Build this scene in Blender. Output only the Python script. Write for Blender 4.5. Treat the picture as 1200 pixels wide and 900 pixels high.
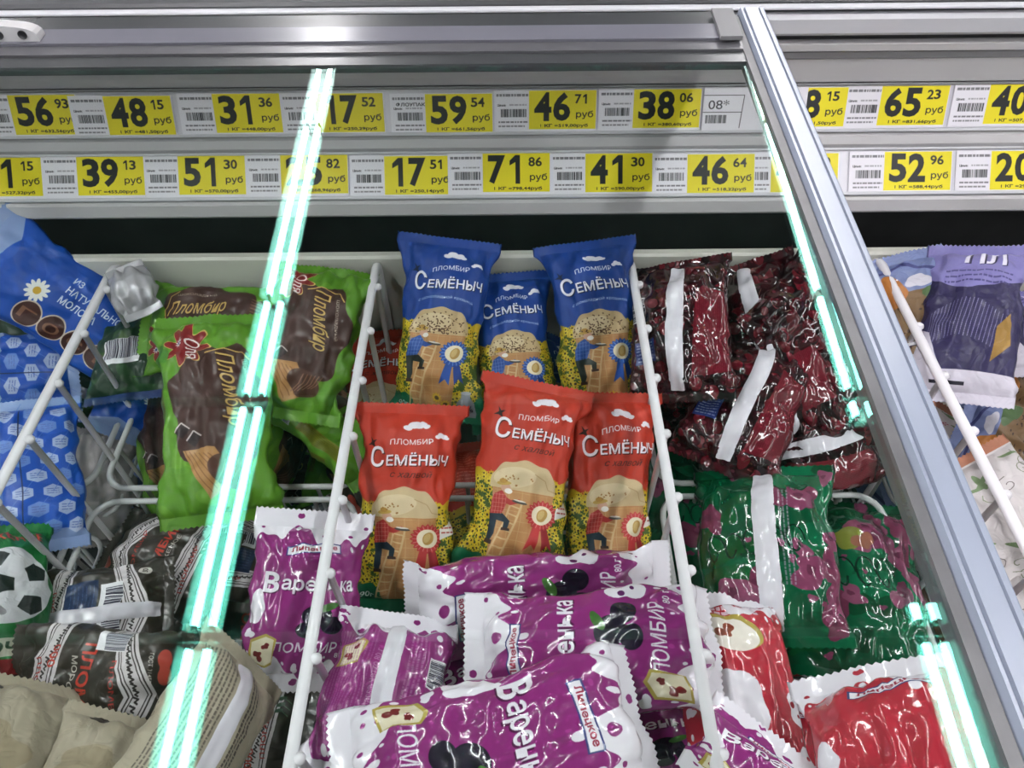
import bpy, math, random
import numpy as np
from mathutils import Vector, Matrix

# ------------------------------------------------------------------ clear
for o in list(bpy.data.objects):
    bpy.data.objects.remove(o, do_unlink=True)
scene = bpy.context.scene
COL = scene.collection

# ------------------------------------------------------------------ camera
H = 1.35                       # camera height above the shop floor
FPX = 867.0                    # focal length in pixels of a 1200 px wide frame
PITCH = math.radians(49.3)
ROLL = math.radians(0.5)
_F = Vector((0, math.cos(PITCH), -math.sin(PITCH)))
_D = Vector((0, -math.sin(PITCH), -math.cos(PITCH)))
_R = Vector((1, 0, 0))
_c, _s = math.cos(ROLL), math.sin(ROLL)
RIGHT = _R * _c + _D * _s
DOWN = _R * (-_s) + _D * _c
CAM = Vector((0, 0, H))
cam_data = bpy.data.cameras.new('camera')
cam = bpy.data.objects.new('camera', cam_data)
COL.objects.link(cam)
m = Matrix.Identity(4)
for i in range(3):
    m[i][0] = RIGHT[i]; m[i][1] = -DOWN[i]; m[i][2] = -_F[i]; m[i][3] = CAM[i]
cam.matrix_world = m
cam_data.sensor_width = 36.0
cam_data.lens = FPX / 1200 * 36.0
cam_data.clip_start = 0.02
scene.camera = cam

# ------------------------------------------------------------------ world, exposure
world = bpy.data.worlds.new('world')
scene.world = world
world.use_nodes = True
bgn = world.node_tree.nodes['Background']
bgn.inputs[0].default_value = (0.80, 0.86, 0.92, 1)
bgn.inputs[1].default_value = 0.06
scene.view_settings.view_transform = 'Standard'
scene.view_settings.look = 'None'
scene.view_settings.gamma = 1.0
scene.view_settings.use_curve_mapping = False
scene.view_settings.exposure = 0.45
TUBE_EMIT = 46.0               # brightness of the ceiling tubes (they light the place)

# ------------------------------------------------------------------ small helpers
def ray(px, py):
    return _F + RIGHT * ((px - 600) / FPX) + DOWN * ((py - 450) / FPX)

def at(px, py, z):
    """point seen at photo pixel (px,py) lying z metres above the camera (z<0 below)"""
    d = ray(px, py)
    return CAM + d * (z / d.z)

def aty(px, py, Y):
    d = ray(px, py)
    return CAM + d * (Y / d.y)

def zrow(row, Y, px=600):
    return aty(px, row, Y).z

def tag(o, label=None, cat=None, group=None, kind=None):
    if label: o['label'] = label
    if cat: o['category'] = cat
    if group: o['group'] = group
    if kind: o['kind'] = kind
    return o

def empty(name, loc, label, cat, group=None):
    o = bpy.data.objects.new(name, None)
    o.empty_display_size = 0.02
    COL.objects.link(o)
    o.location = loc
    return tag(o, label, cat, group)

def link(name, me, mat=None, parent=None):
    o = bpy.data.objects.new(name, me)
    COL.objects.link(o)
    if mat and not me.materials:
        me.materials.append(mat)
    if parent:
        o.parent = parent
    return o

def mesh(name, verts, faces, smooth=False):
    me = bpy.data.meshes.new(name)
    me.from_pydata([tuple(v) for v in verts], [], faces)
    me.update()
    if smooth:
        me.polygons.foreach_set('use_smooth', [True] * len(me.polygons))
    return me

def box_me(x0, x1, y0, y1, z0, z1, bev=0.0):
    if bev <= 0:
        v = [(x, y, z) for x in (x0, x1) for y in (y0, y1) for z in (z0, z1)]
        f = [(0, 1, 3, 2), (4, 6, 7, 5), (0, 4, 5, 1), (2, 3, 7, 6), (0, 2, 6, 4), (1, 5, 7, 3)]
        return mesh('box', v, f)
    b = bev
    pr = [(y0 + b, z0), (y1 - b, z0), (y1, z0 + b), (y1, z1 - b), (y1 - b, z1), (y0 + b, z1), (y0, z1 - b), (y0, z0 + b)]
    return extrude_me(pr, x0, x1)

def extrude_me(prof, x0, x1, smooth=False):
    """profile of (y,z) points run along X"""
    n = len(prof)
    v = [(x0, y, z) for y, z in prof] + [(x1, y, z) for y, z in prof]
    f = [(i, (i + 1) % n, n + (i + 1) % n, n + i) for i in range(n)]
    f += [tuple(range(n))[::-1], tuple(range(n, 2 * n))]
    return mesh('profile', v, f, smooth)

def tube_me(pts, r, n=8, closed=False):
    pts = [Vector(p) for p in pts]
    m_ = len(pts)
    V, Fc = [], []
    for i, p in enumerate(pts):
        a = pts[i - 1] if (i > 0 or closed) else pts[i]
        b = pts[(i + 1) % m_] if (i < m_ - 1 or closed) else pts[i]
        t = (b - a).normalized()
        up = Vector((0, 0, 1)) if abs(t.z) < 0.9 else Vector((0, 1, 0))
        s = t.cross(up).normalized(); u = s.cross(t)
        for k in range(n):
            an = 2 * math.pi * k / n
            V.append(p + s * (r * math.cos(an)) + u * (r * math.sin(an)))
    for i in range(m_ if closed else m_ - 1):
        j = (i + 1) % m_
        for k in range(n):
            Fc.append((i * n + k, i * n + (k + 1) % n, j * n + (k + 1) % n, j * n + k))
    if not closed:
        Fc.append(tuple(range(n)))
        Fc.append(tuple((m_ - 1) * n + k for k in range(n))[::-1])
    return mesh('wire', V, Fc, True)

# ------------------------------------------------------------------ plain procedural materials
def lin(c):
    c = np.asarray(c, float) / 255.0
    return tuple(np.where(c <= 0.04045, c / 12.92, ((c + 0.055) / 1.055) ** 2.4)) + (1.0,)

def plain(name, rgb, rough=0.4, metal=0.0, var=0.06, scale=30.0, bump=0.0, spec=0.5):
    mt = bpy.data.materials.new(name)
    mt.use_nodes = True
    nt = mt.node_tree; N = nt.nodes; L = nt.links
    p = N['Principled BSDF']
    p.inputs['Roughness'].default_value = rough
    p.inputs['Metallic'].default_value = metal
    p.inputs['Specular IOR Level'].default_value = spec
    tc = N.new('ShaderNodeTexCoord')
    no = N.new('ShaderNodeTexNoise'); no.inputs['Scale'].default_value = scale; no.inputs['Detail'].default_value = 5
    L.new(tc.outputs['Object'], no.inputs['Vector'])
    rp = N.new('ShaderNodeValToRGB')
    c = np.array(lin(rgb)[:3])
    rp.color_ramp.elements[0].position = 0.3; rp.color_ramp.elements[1].position = 0.7
    rp.color_ramp.elements[0].color = tuple(c * (1 - var)) + (1,)
    rp.color_ramp.elements[1].color = tuple(np.minimum(c * (1 + var), 1)) + (1,)
    L.new(no.outputs['Fac'], rp.inputs['Fac']); L.new(rp.outputs['Color'], p.inputs['Base Color'])
    if bump > 0:
        b = N.new('ShaderNodeBump'); b.inputs['Strength'].default_value = bump; b.inputs['Distance'].default_value = 0.002
        L.new(no.outputs['Fac'], b.inputs['Height']); L.new(b.outputs['Normal'], p.inputs['Normal'])
    return mt

M = {}
M['wire'] = plain('white_coated_wire', (226, 224, 228), 0.35, var=0.03, scale=60)
M['wire_grey'] = plain('grey_coated_wire', (196, 198, 198), 0.4, var=0.05, scale=60)
M['panel'] = plain('grey_enamel', (190, 189, 190), 0.42, var=0.03, scale=8)
M['panel_dark'] = plain('dark_grey_enamel', (120, 120, 122), 0.45, var=0.04, scale=8)
M['panel_light'] = plain('light_enamel', (204, 205, 210), 0.35, var=0.03, scale=8)
M['rail'] = plain('tag_rail_plastic', (222, 221, 228), 0.22, var=0.03, scale=14)
M['black'] = plain('black_plastic', (34, 35, 37), 0.5, var=0.2, scale=20)
M['charcoal'] = plain('charcoal_enamel', (62, 63, 66), 0.4, var=0.1, scale=6)
M['liner'] = plain('liner_white', (204, 204, 194), 0.45, var=0.05, scale=9)
M['duct_floor_shade'] = plain('duct_dark_floor_shade', (46, 48, 48), 0.6, var=0.2, scale=25)
M['frame'] = plain('lid_frame_plastic', (146, 154, 170), 0.22, var=0.03, scale=20)
M['lid_grey'] = plain('lid_grey_plastic', (84, 84, 88), 0.25, var=0.03, scale=10)
M['lid_grey_dark'] = plain('lid_dark_plastic', (62, 64, 66), 0.25, var=0.04, scale=10)
M['lid_grey_light'] = plain('lid_pale_plastic', (104, 104, 113), 0.2, var=0.03, scale=10)
M['gasket'] = plain('lid_gasket', (92, 92, 94), 0.35, var=0.12, scale=40)
M['ceiling'] = plain('ceiling_paint', (96, 100, 100), 0.9, var=0.1, scale=3)
M['floor'] = plain('floor_tile', (150, 146, 140), 0.35, var=0.08, scale=4)
M['lampbody'] = plain('lamp_white', (236, 238, 236), 0.5, var=0.02)
M['beam'] = plain('ceiling_beam', (214, 216, 214), 0.6, var=0.04)
M['seam'] = plain('clear_white_film', (214, 212, 220), 0.16, var=0.05, scale=70)
M['paper'] = plain('card_paper', (222, 221, 224), 0.5, var=0.02)

def tube_mat():
    mt = bpy.data.materials.new('lit_tube'); mt.use_nodes = True
    nt = mt.node_tree; nt.nodes.clear()
    e = nt.nodes.new('ShaderNodeEmission'); e.inputs[0].default_value = (1.0, 0.975, 1.0, 1); e.inputs[1].default_value = TUBE_EMIT
    o = nt.nodes.new('ShaderNodeOutputMaterial'); nt.links.new(e.outputs[0], o.inputs[0])
    return mt
M['tube'] = tube_mat()

def glass_mat():
    """thin coated lid glass: tinted straight-through light plus an angle-dependent mirror reflection"""
    mt = bpy.data.materials.new('lid_glass'); mt.use_nodes = True
    nt = mt.node_tree; N = nt.nodes; L = nt.links; N.clear()
    tr = N.new('ShaderNodeBsdfTransparent'); tr.inputs[0].default_value = (0.955, 0.975, 0.967, 1)
    g1 = N.new('ShaderNodeBsdfGlossy'); g1.inputs['Roughness'].default_value = 0.0
    g2 = N.new('ShaderNodeBsdfGlossy'); g2.inputs['Roughness'].default_value = 0.02
    mg = N.new('ShaderNodeMixShader'); mg.inputs[0].default_value = 0.15
    L.new(g1.outputs[0], mg.inputs[1]); L.new(g2.outputs[0], mg.inputs[2])
    ge = N.new('ShaderNodeNewGeometry')
    dt = N.new('ShaderNodeVectorMath'); dt.operation = 'DOT_PRODUCT'
    L.new(ge.outputs['Normal'], dt.inputs[0]); L.new(ge.outputs['Incoming'], dt.inputs[1])
    ab = N.new('ShaderNodeMath'); ab.operation = 'ABSOLUTE'; L.new(dt.outputs['Value'], ab.inputs[0])
    om = N.new('ShaderNodeMath'); om.operation = 'SUBTRACT'; om.inputs[0].default_value = 1; L.new(ab.outputs[0], om.inputs[1])
    pw = N.new('ShaderNodeMath'); pw.operation = 'POWER'; pw.inputs[1].default_value = 5; L.new(om.outputs[0], pw.inputs[0])
    ma = N.new('ShaderNodeMath'); ma.operation = 'MULTIPLY_ADD'; ma.inputs[1].default_value = 0.95; ma.inputs[2].default_value = 0.045
    L.new(pw.outputs[0], ma.inputs[0])
    # the coating mirrors blue-green when looked at steeply and white at a shallow angle
    mr = N.new('ShaderNodeMapRange'); mr.inputs['From Min'].default_value = 0.28; mr.inputs['From Max'].default_value = 0.60
    L.new(om.outputs[0], mr.inputs['Value'])
    cm = N.new('ShaderNodeMix'); cm.data_type = 'RGBA'
    cm.inputs[6].default_value = (0.20, 1.0, 0.76, 1); cm.inputs[7].default_value = (0.85, 0.95, 0.95, 1)
    L.new(mr.outputs['Result'], cm.inputs[0])
    L.new(cm.outputs[2], g1.inputs['Color']); L.new(cm.outputs[2], g2.inputs['Color'])
    mx = N.new('ShaderNodeMixShader'); L.new(ma.outputs[0], mx.inputs[0]); L.new(tr.outputs[0], mx.inputs[1]); L.new(mg.outputs[0], mx.inputs[2])
    o = N.new('ShaderNodeOutputMaterial'); L.new(mx.outputs[0], o.inputs[0])
    return mt
M['glass'] = glass_mat()

# ================================================================== SETTING
tag(link('floor', box_me(-6, 6, -5, 7, -0.05, 0.0), M['floor']), kind='structure')
CEIL = H + 1.72
tag(link('ceiling', box_me(-6, 6, -5, 7, CEIL, CEIL + 0.05), M['ceiling']), kind='structure')
for i, (y, w) in enumerate(((1.565, 0.028), (0.675, 0.028))):
    tag(link('trim_%d' % (i + 1), box_me(-6, 6, y - w / 2, y + w / 2, H + 1.635, H + 1.66), M['beam']), kind='structure')

def lamp(x, y0, y1, label):
    zt = H + 1.65
    r = empty('ceiling_lamp', (x, y0, zt), label, 'lamp', 'twin tube ceiling lamps')
    l = y1 - y0
    w = 0.066
    pr = [(-w, -0.012), (-w - 0.002, -0.012), (-0.045, 0.062), (0.045, 0.062), (w + 0.002, -0.012), (w, -0.012), (0.042, 0.052), (-0.042, 0.052)]
    v = [(a, 0, b) for a, b in pr] + [(a, l, b) for a, b in pr]
    n = len(pr)
    f = [(i, (i + 1) % n, n + (i + 1) % n, n + i) for i in range(n)]
    hs = link('housing', mesh('housing', v, f), M['lampbody'], r)
    for s in (-1, 1):
        link('lit_tube', tube_me([(s * 0.029, 0.012, 0), (s * 0.029, l - 0.012, 0)], 0.0135, 10), M['tube'], r)
        for yy in (0.004, l - 0.012):
            link('tube_holder', box_me(s * 0.029 - 0.008, s * 0.029 + 0.008, yy, yy + 0.008, -0.012, 0.052), M['lampbody'], hs)
    link('hanger', box_me(-0.01, 0.01, l / 2 - 0.01, l / 2 + 0.01, 0.06, 0.07), M['lampbody'], r)

LAMPL = [(-4.3, -3.12), (-3.1, -1.92), (-1.9, -0.72), (-0.70, 0.650), (0.70, 1.545), (1.585, 2.065), (2.085, 3.2), (3.22, 4.3)]
LAMPR = [(-4.3, -3.12), (-3.1, -1.92), (-1.9, -0.72), (-0.70, 0.650), (0.70, 0.775), (1.46, 1.545), (1.585, 2.065), (2.085, 3.2), (3.22, 4.3)]
ORD = ['nearest', 'second', 'third', 'fourth', 'fifth', 'sixth', 'seventh', 'eighth', 'farthest']
for k, (y0, y1) in enumerate(LAMPL):
    lamp(-1.0, y0, y1, 'white twin tube ceiling lamp, %s in the row mirrored at the left of the lid' % ORD[k])
for k, (y0, y1) in enumerate(LAMPR):
    lamp(1.33, y0, y1, 'white twin tube ceiling lamp, %s in the row mirrored at the right of the lid' % ORD[k])
for side, x in (('left', -3.4), ('right', 3.7)):  # lamp rows out of view, added to light the place
    for k, y0 in enumerate((-3.6, -1.8, 0.0, 1.8, 3.6)):
        lamp(x, y0, y0 + 1.5, 'added unseen twin tube ceiling lamp, %s over the next aisle to the %s' % (ORD[k], side))

# ================================================================== FREEZER CABINET
YB = 0.83
X0, X1 = -1.25, 1.25
fz = empty('chest_freezer', (0, YB, 0), 'grey open chest freezer with price rails along its back', 'freezer')
def fpart(name, me, mat):
    o = link(name, me, mat, fz)
    o.matrix_parent_inverse = Matrix.Translation((0, -YB, 0))
    return o
# face of the back upstand: upright at the top, leaning out towards the shopper lower down
def step(p, tilt, row):
    d = ray(600, row); k = d.z / d.y
    s, c = math.sin(math.radians(tilt)), math.cos(math.radians(tilt))
    y, z = p[0], p[1] - H
    q = (z - k * y) / (c - k * s)
    return (y - q * s, p[1] - q * c)
N102 = (YB, zrow(102, YB))
NODES = [(5, (YB, zrow(5, YB)), 0), (102, N102, 27)]
p = step(N102, 27, 158); NODES.append((158, p, 30))
p = step(p, 30, 178); NODES.append((178, p, 43))
p = step(p, 43, 232); NODES.append((232, p, 12))
p = step(p, 12, 252); NODES.append((252, p, 12))
def prof(row):
    """(y, z, tilt in degrees) of the upstand face at a photo row"""
    for (r0, p0, tl), (r1, p1, _) in zip(NODES, NODES[1:]):
        if row <= r1:
            return step(p0, tl, row) + (tl,)
    return NODES[-1][1] + (12,)
def strip(name, r0, r1, out, mat, bev=0.0015, deep=0.02):
    """bar lying on the upstand over photo rows r0..r1, standing out by `out`"""
    ya, za, tl = prof((r0 + r1) / 2)
    a = step((ya, za), tl, r0); b = step((ya, za), tl, r1)
    n = (-math.cos(math.radians(tl)), math.sin(math.radians(tl)))
    u = ((a[0] - b[0]), (a[1] - b[1])); l = math.hypot(*u); u = (u[0] / l, u[1] / l)
    def q(s, h): return (b[0] + u[0] * s + n[0] * h, b[1] + u[1] * s + n[1] * h)
    pr = [q(0, -deep), q(0, out - bev), q(bev, out), q(l - bev, out), q(l, out - bev), q(l, -deep)]
    return fpart(name, extrude_me(pr, X0, X1), mat)
strip('lower_ledge', 233, 251, 0.006, M['panel'], 0.003)
strip('tag_rail', 179, 231, 0.0, M['rail'], 0.0008)
strip('rail_lip', 228.5, 232.5, 0.004, M['panel_light'], 0.0008)
strip('rail_lip', 177, 180, 0.004, M['panel_light'], 0.0008)
strip('middle_bar', 158.5, 176.5, 0.003, M['panel'], 0.004)
strip('tag_rail', 103, 157, 0.0, M['rail'], 0.0008)
strip('rail_lip', 154, 158, 0.004, M['panel_light'], 0.0008)
strip('rail_lip', 100.5, 104, 0.004, M['panel_dark'], 0.0008)
strip('upper_band', 72, 100, 0.0, M['panel'], 0.0008)
strip('lid_track', 62, 71, 0.003, M['panel_dark'], 0.0008)
strip('lid_track', 52, 61, 0.006, M['panel'], 0.0008)
strip('shadow_gap', 43, 51, -0.004, M['black'], 0.0008, 0.012)
strip('white_ledge', 17, 42, 0.010, M['panel_light'], 0.004)
strip('shadow_gap', 12, 16, 0.0, M['black'], 0.0008)
strip('top_trim', 8, 11.5, 0.008, M['panel_light'], 0.001)
zt = zrow(7, YB)
fpart('top_cover', box_me(X0, X1, YB + 0.002, 1.30, zt - 0.03, zt + 0.004, 0.003), M['charcoal'])
fpart('rear_cabinet', box_me(X0, X1, 1.0, 1.30, 0.0, zt - 0.03), M['charcoal'])
pb = NODES[-1][1]
fpart('under_shelf', extrude_me([(pb[0] + 0.004, pb[1] + 0.004), (YB + 0.03, pb[1] + 0.02), (YB + 0.03, pb[1] + 0.026), (pb[0] + 0.008, pb[1] + 0.012)], X0, X1), M['panel_dark'])
# inside of the tub
WZ = H - 0.60                 # height of the divider rails
FLZ = H - 1.0
fpart('duct_wall', box_me(X0, X1, YB + 0.02, YB + 0.06, FLZ, pb[1] + 0.02), M['duct_floor_shade'])
for k in range(5):
    z = WZ + 0.040 - k * 0.016
    fpart('duct_louvre', box_me(X0, X1, YB + 0.012, YB + 0.021, z, z + 0.006, 0.001), M['duct_floor_shade'])
fpart('liner_back', box_me(X0, X1, 0.728, 0.742, FLZ, WZ, 0.003), M['liner'])
fpart('liner_floor', box_me(X0, X1, -0.02, YB + 0.05, FLZ - 0.02, FLZ), M['duct_floor_shade'])  # white liner floor coloured dark: the shade at depth is put into its colour
fpart('liner_front', box_me(X0, X1, -0.10, -0.02, 0.0, H - 0.44, 0.004), M['liner'])
fpart('liner_end', box_me(X0 - 0.05, X0, -0.10, 1.0, 0.0, H - 0.42), M['panel'])
fpart('liner_end', box_me(X1, X1 + 0.05, -0.10, 1.0, 0.0, H - 0.42), M['panel'])

# ------------------------------------------------------------------ glass lid
TH = math.radians(3.7)
LY, LZ = 0.69, H - 0.337       # back edge of the lid glass, top face
def lidz(y):
    return LZ - math.tan(TH) * (LY - y)
LYF = -0.06
lid = empty('glass_lid', (0, LYF, lidz(LYF)), 'tinted sliding glass lid with a pale plastic side frame', 'lid')
def lpart(name, me, mat):
    o = link(name, me, mat, lid)
    o.matrix_parent_inverse = Matrix.Translation(-Vector((0, LYF, lidz(LYF))))
    return o
def lbox(name, x0, x1, y0, y1, h0, h1, mat):
    v = []
    for x in (x0, x1):
        for y in (y0, y1):
            for h in (h0, h1):
                v.append((x, y, lidz(y) + h))
    f = [(0, 1, 3, 2), (4, 6, 7, 5), (0, 4, 5, 1), (2, 3, 7, 6), (0, 2, 6, 4), (1, 5, 7, 3)]
    return lpart(name, mesh(name, v, f), mat)
lbox('glass_pane', -0.80, 0.226, LYF, LY, -0.005, 0.0, M['glass'])
lbox('gasket', 0.2265, 0.234, LYF, 0.775, -0.012, 0.003, M['gasket'])
# ribbed frame profile swept along the lid edge
pr = [(0.2345, -0.012), (0.2345, 0.004), (0.2365, 0.008), (0.2385, 0.008), (0.2392, 0.006), (0.2400, 0.006), (0.2408, 0.0085), (0.2535, 0.0085),
      (0.2542, 0.0066), (0.2550, 0.0066), (0.2556, 0.0085), (0.2585, 0.0085), (0.2592, 0.0068), (0.2598, 0.0068), (0.2605, 0.007), (0.2625, 0.004), (0.2625, -0.012)]
v = [(x, LYF, lidz(LYF) + h) for x, h in pr] + [(x, 0.782, lidz(0.782) + h) for x, h in pr]
n = len(pr)
lpart('side_frame', mesh('side_frame', v, [(i, (i + 1) % n, n + (i + 1) % n, n + i) for i in range(n)] + [tuple(range(n))[::-1], tuple(range(n, 2 * n))]), M['frame'])
lbox('side_frame', -0.828, -0.801, LYF, 0.782, -0.012, 0.0085, M['frame'])
lbox('back_frame', -0.80, 0.226, LY + 0.0005, LY + 0.018, -0.006, 0.002, M['lid_grey_dark'])
lbox('back_frame', -0.80, 0.226, LY + 0.0185, LY + 0.034, -0.006, 0.0045, M['lid_grey'])
lbox('back_frame', -0.80, 0.226, LY + 0.0345, LY + 0.062, -0.006, 0.007, M['lid_grey_light'])
lbox('back_frame', -0.80, 0.226, LY + 0.0625, LY + 0.092, -0.006, 0.004, M['lid_grey_dark'])
lbox('end_block', 0.205, 0.2262, LY + 0.030, LY + 0.085, 0.007, 0.011, M['panel_dark'])
# hinge cap at the far left corner of the lid
def cap():
    c = aty(14, 40, 0.735)
    V, Fc = [], []
    n = 20
    for k, dy in enumerate((-0.006, 0.008)):
        for i in range(n):
            a = 2 * math.pi * i / n
            sx = math.copysign(abs(math.cos(a)) ** 0.6, math.cos(a)); sz = math.copysign(abs(math.sin(a)) ** 0.7, math.sin(a))
            V.append((c.x + 0.028 * sx, c.y + dy, c.z + 0.010 * sz - 0.08 * 0.028 * sx))
    Fc = [(i, (i + 1) % n, n + (i + 1) % n, n + i) for i in range(n)] + [tuple(range(n)), tuple(range(n, 2 * n))[::-1]]
    hc = lpart('hinge_cap', mesh('hinge_cap', V, Fc), M['panel'])
    for dx in (-0.009, 0.014):
        link('screw_hole', tube_me([(c.x + dx, c.y - 0.0075, c.z + 0.002), (c.x + dx, c.y - 0.004, c.z + 0.002)], 0.0042, 12), M['black'], hc)
cap()

# ------------------------------------------------------------------ wire dividers
DIVX = [-0.494, -0.1675, 0.149, 0.459]
DLAB = ['white wire divider between blue and green ice cream packs', 'white wire divider left of the blue and orange cup packs',
        'white wire divider between orange cups and dark cherry bags', 'white wire divider right of the lid frame']
WY = [0.672 - 0.0747 * k for k in range(9)]
wire_v = tube_me([(0, 0, 0.001), (0, 0, -0.32)], 0.0034, 8)
wire_v.materials.append(M['wire'])
def knob_me():
    V, Fc = [], []
    n, q = 8, 5
    for i in range(q + 1):
        t = math.pi * i / q
        for k in range(n):
            a = 2 * math.pi * k / n
            V.append((0.0052 * math.cos(t), 0.0052 * math.sin(t) * math.cos(a), 0.0052 * math.sin(t) * math.sin(a)))
    for i in range(q):
        for k in range(n):
            Fc.append((i * n + k, i * n + (k + 1) % n, (i + 1) * n + (k + 1) % n, (i + 1) * n + k))
    return mesh('knob', V, Fc, True)
knob = knob_me(); knob.materials.append(M['wire'])
for dx, lab in zip(DIVX, DLAB):
    d = empty('wire_divider', (dx, 0.0, FLZ + 0.02), lab, 'divider', 'wire dividers of the freezer')
    zz = WZ - (FLZ + 0.02)
    # rail with both ends bent down
    pts = [(0, 0.722, zz - 0.36), (0, 0.722, zz - 0.016), (0, 0.720, zz - 0.008), (0, 0.712, zz - 0.002), (0, 0.704, zz), (0, 0.03, zz), (0, 0.015, zz - 0.01), (0, 0.012, zz - 0.36)]
    link('rail', tube_me(pts, 0.0052, 10), M['wire'], d)
    link('rail', tube_me([(0.001, 0.72, zz - 0.325), (0.001, 0.015, zz - 0.325)], 0.004, 8), M['wire'], d)
    for y in WY:
        w = link('wire', wire_v, None, d); w.location = (0.0058, y, zz - 0.001)
        k = link('weld_knob', knob, None, w); k.location = (0.0004, 0, 0.001)

# ------------------------------------------------------------------ wire baskets
def rrect(x0, x1, y0, y1, r, z, n=5):
    P = []
    for cx, cy, a0 in ((x1 - r, y1 - r, 0), (x0 + r, y1 - r, 90), (x0 + r, y0 + r, 180), (x1 - r, y0 + r, 270)):
        for i in range(n + 1):
            a = math.radians(a0 + 90 * i / n)
            P.append((cx + r * math.cos(a), cy + r * math.sin(a), z))
    return P
BX = [(-0.78, -0.502), (-0.455, -0.182), (-0.150, 0.138), (0.172, 0.425), (0.482, 0.76)]
BNAME = ['blue packs', 'green and brown packs', 'cup packs', 'cherry bags', 'purple packs']
BNAMEF = ['football print packs', 'dark brown packs', 'purple packs', 'green bags', 'floral packs']
RZ = H - 0.744
for ci, (bx0, bx1) in enumerate(BX):
    for bi, (by0, by1) in enumerate(((0.482, 0.712), (0.03, 0.464))):
        if bi == 0 and ci == 1: bx0 = -0.487
        w, l = bx1 - bx0, by1 - by0
        lab = 'white wire basket at the %s of the freezer under the %s' % (('back', 'front')[bi], (BNAME, BNAMEF)[bi][ci])
        b = empty('wire_basket', (bx0, by0, FLZ + 0.005), lab, 'basket', 'wire baskets in the freezer')
        top = RZ - FLZ - 0.005
        link('rim', tube_me(rrect(0, w, 0, l, 0.028, top), 0.0036, 8, True), M['wire_grey'], b)
        link('rim', tube_me(rrect(0.004, w - 0.004, 0.004, l - 0.004, 0.026, top - 0.075), 0.0028, 6, True), M['wire_grey'], b)
        link('rim', tube_me(rrect(0.01, w - 0.01, 0.01, l - 0.01, 0.026, 0.004), 0.003, 6, True), M['wire_grey'], b)
        def vert(x, y, nx, ny):
            link('wire', tube_me([(x, y, top), (x - nx * 0.004, y - ny * 0.004, top - 0.075), (x - nx * 0.01, y - ny * 0.01, 0.004)], 0.0026, 6), M['wire_grey'], b)
        for k in range(1, 6):
            vert(w * k / 6, 0, 0, -1); vert(w * k / 6, l, 0, 1)
        ny = 5 if bi else 3
        for k in range(1, ny + 1):
            vert(0, l * k / (ny + 1), -1, 0); vert(w, l * k / (ny + 1), 1, 0)
        for k in range(1, 6):
            link('wire', tube_me([(w * k / 6, 0.012, 0.004), (w * k / 6, l - 0.012, 0.004)], 0.0026, 6), M['wire_grey'], b)

# ================================================================== PRINT CANVAS
SS = 2
_glyph = {}
def text_tris(s, bold):
    key = (s, bold)
    if key not in _glyph:
        cu = bpy.data.curves.new('t', 'FONT'); cu.body = s; cu.size = 1.0; cu.offset = bold; cu.resolution_u = 3
        ob = bpy.data.objects.new('t', cu); COL.objects.link(ob)
        dg = bpy.context.evaluated_depsgraph_get()
        me = ob.evaluated_get(dg).to_mesh()
        me.calc_loop_triangles()
        co = np.array([v.co[:2] for v in me.vertices]) if len(me.vertices) else np.zeros((0, 2))
        tr = np.array([t.vertices[:] for t in me.loop_triangles], int).reshape(-1, 3)
        bpy.data.objects.remove(ob, do_unlink=True); bpy.data.curves.remove(cu)
        _glyph[key] = (co, tr)
    return _glyph[key]

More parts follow.
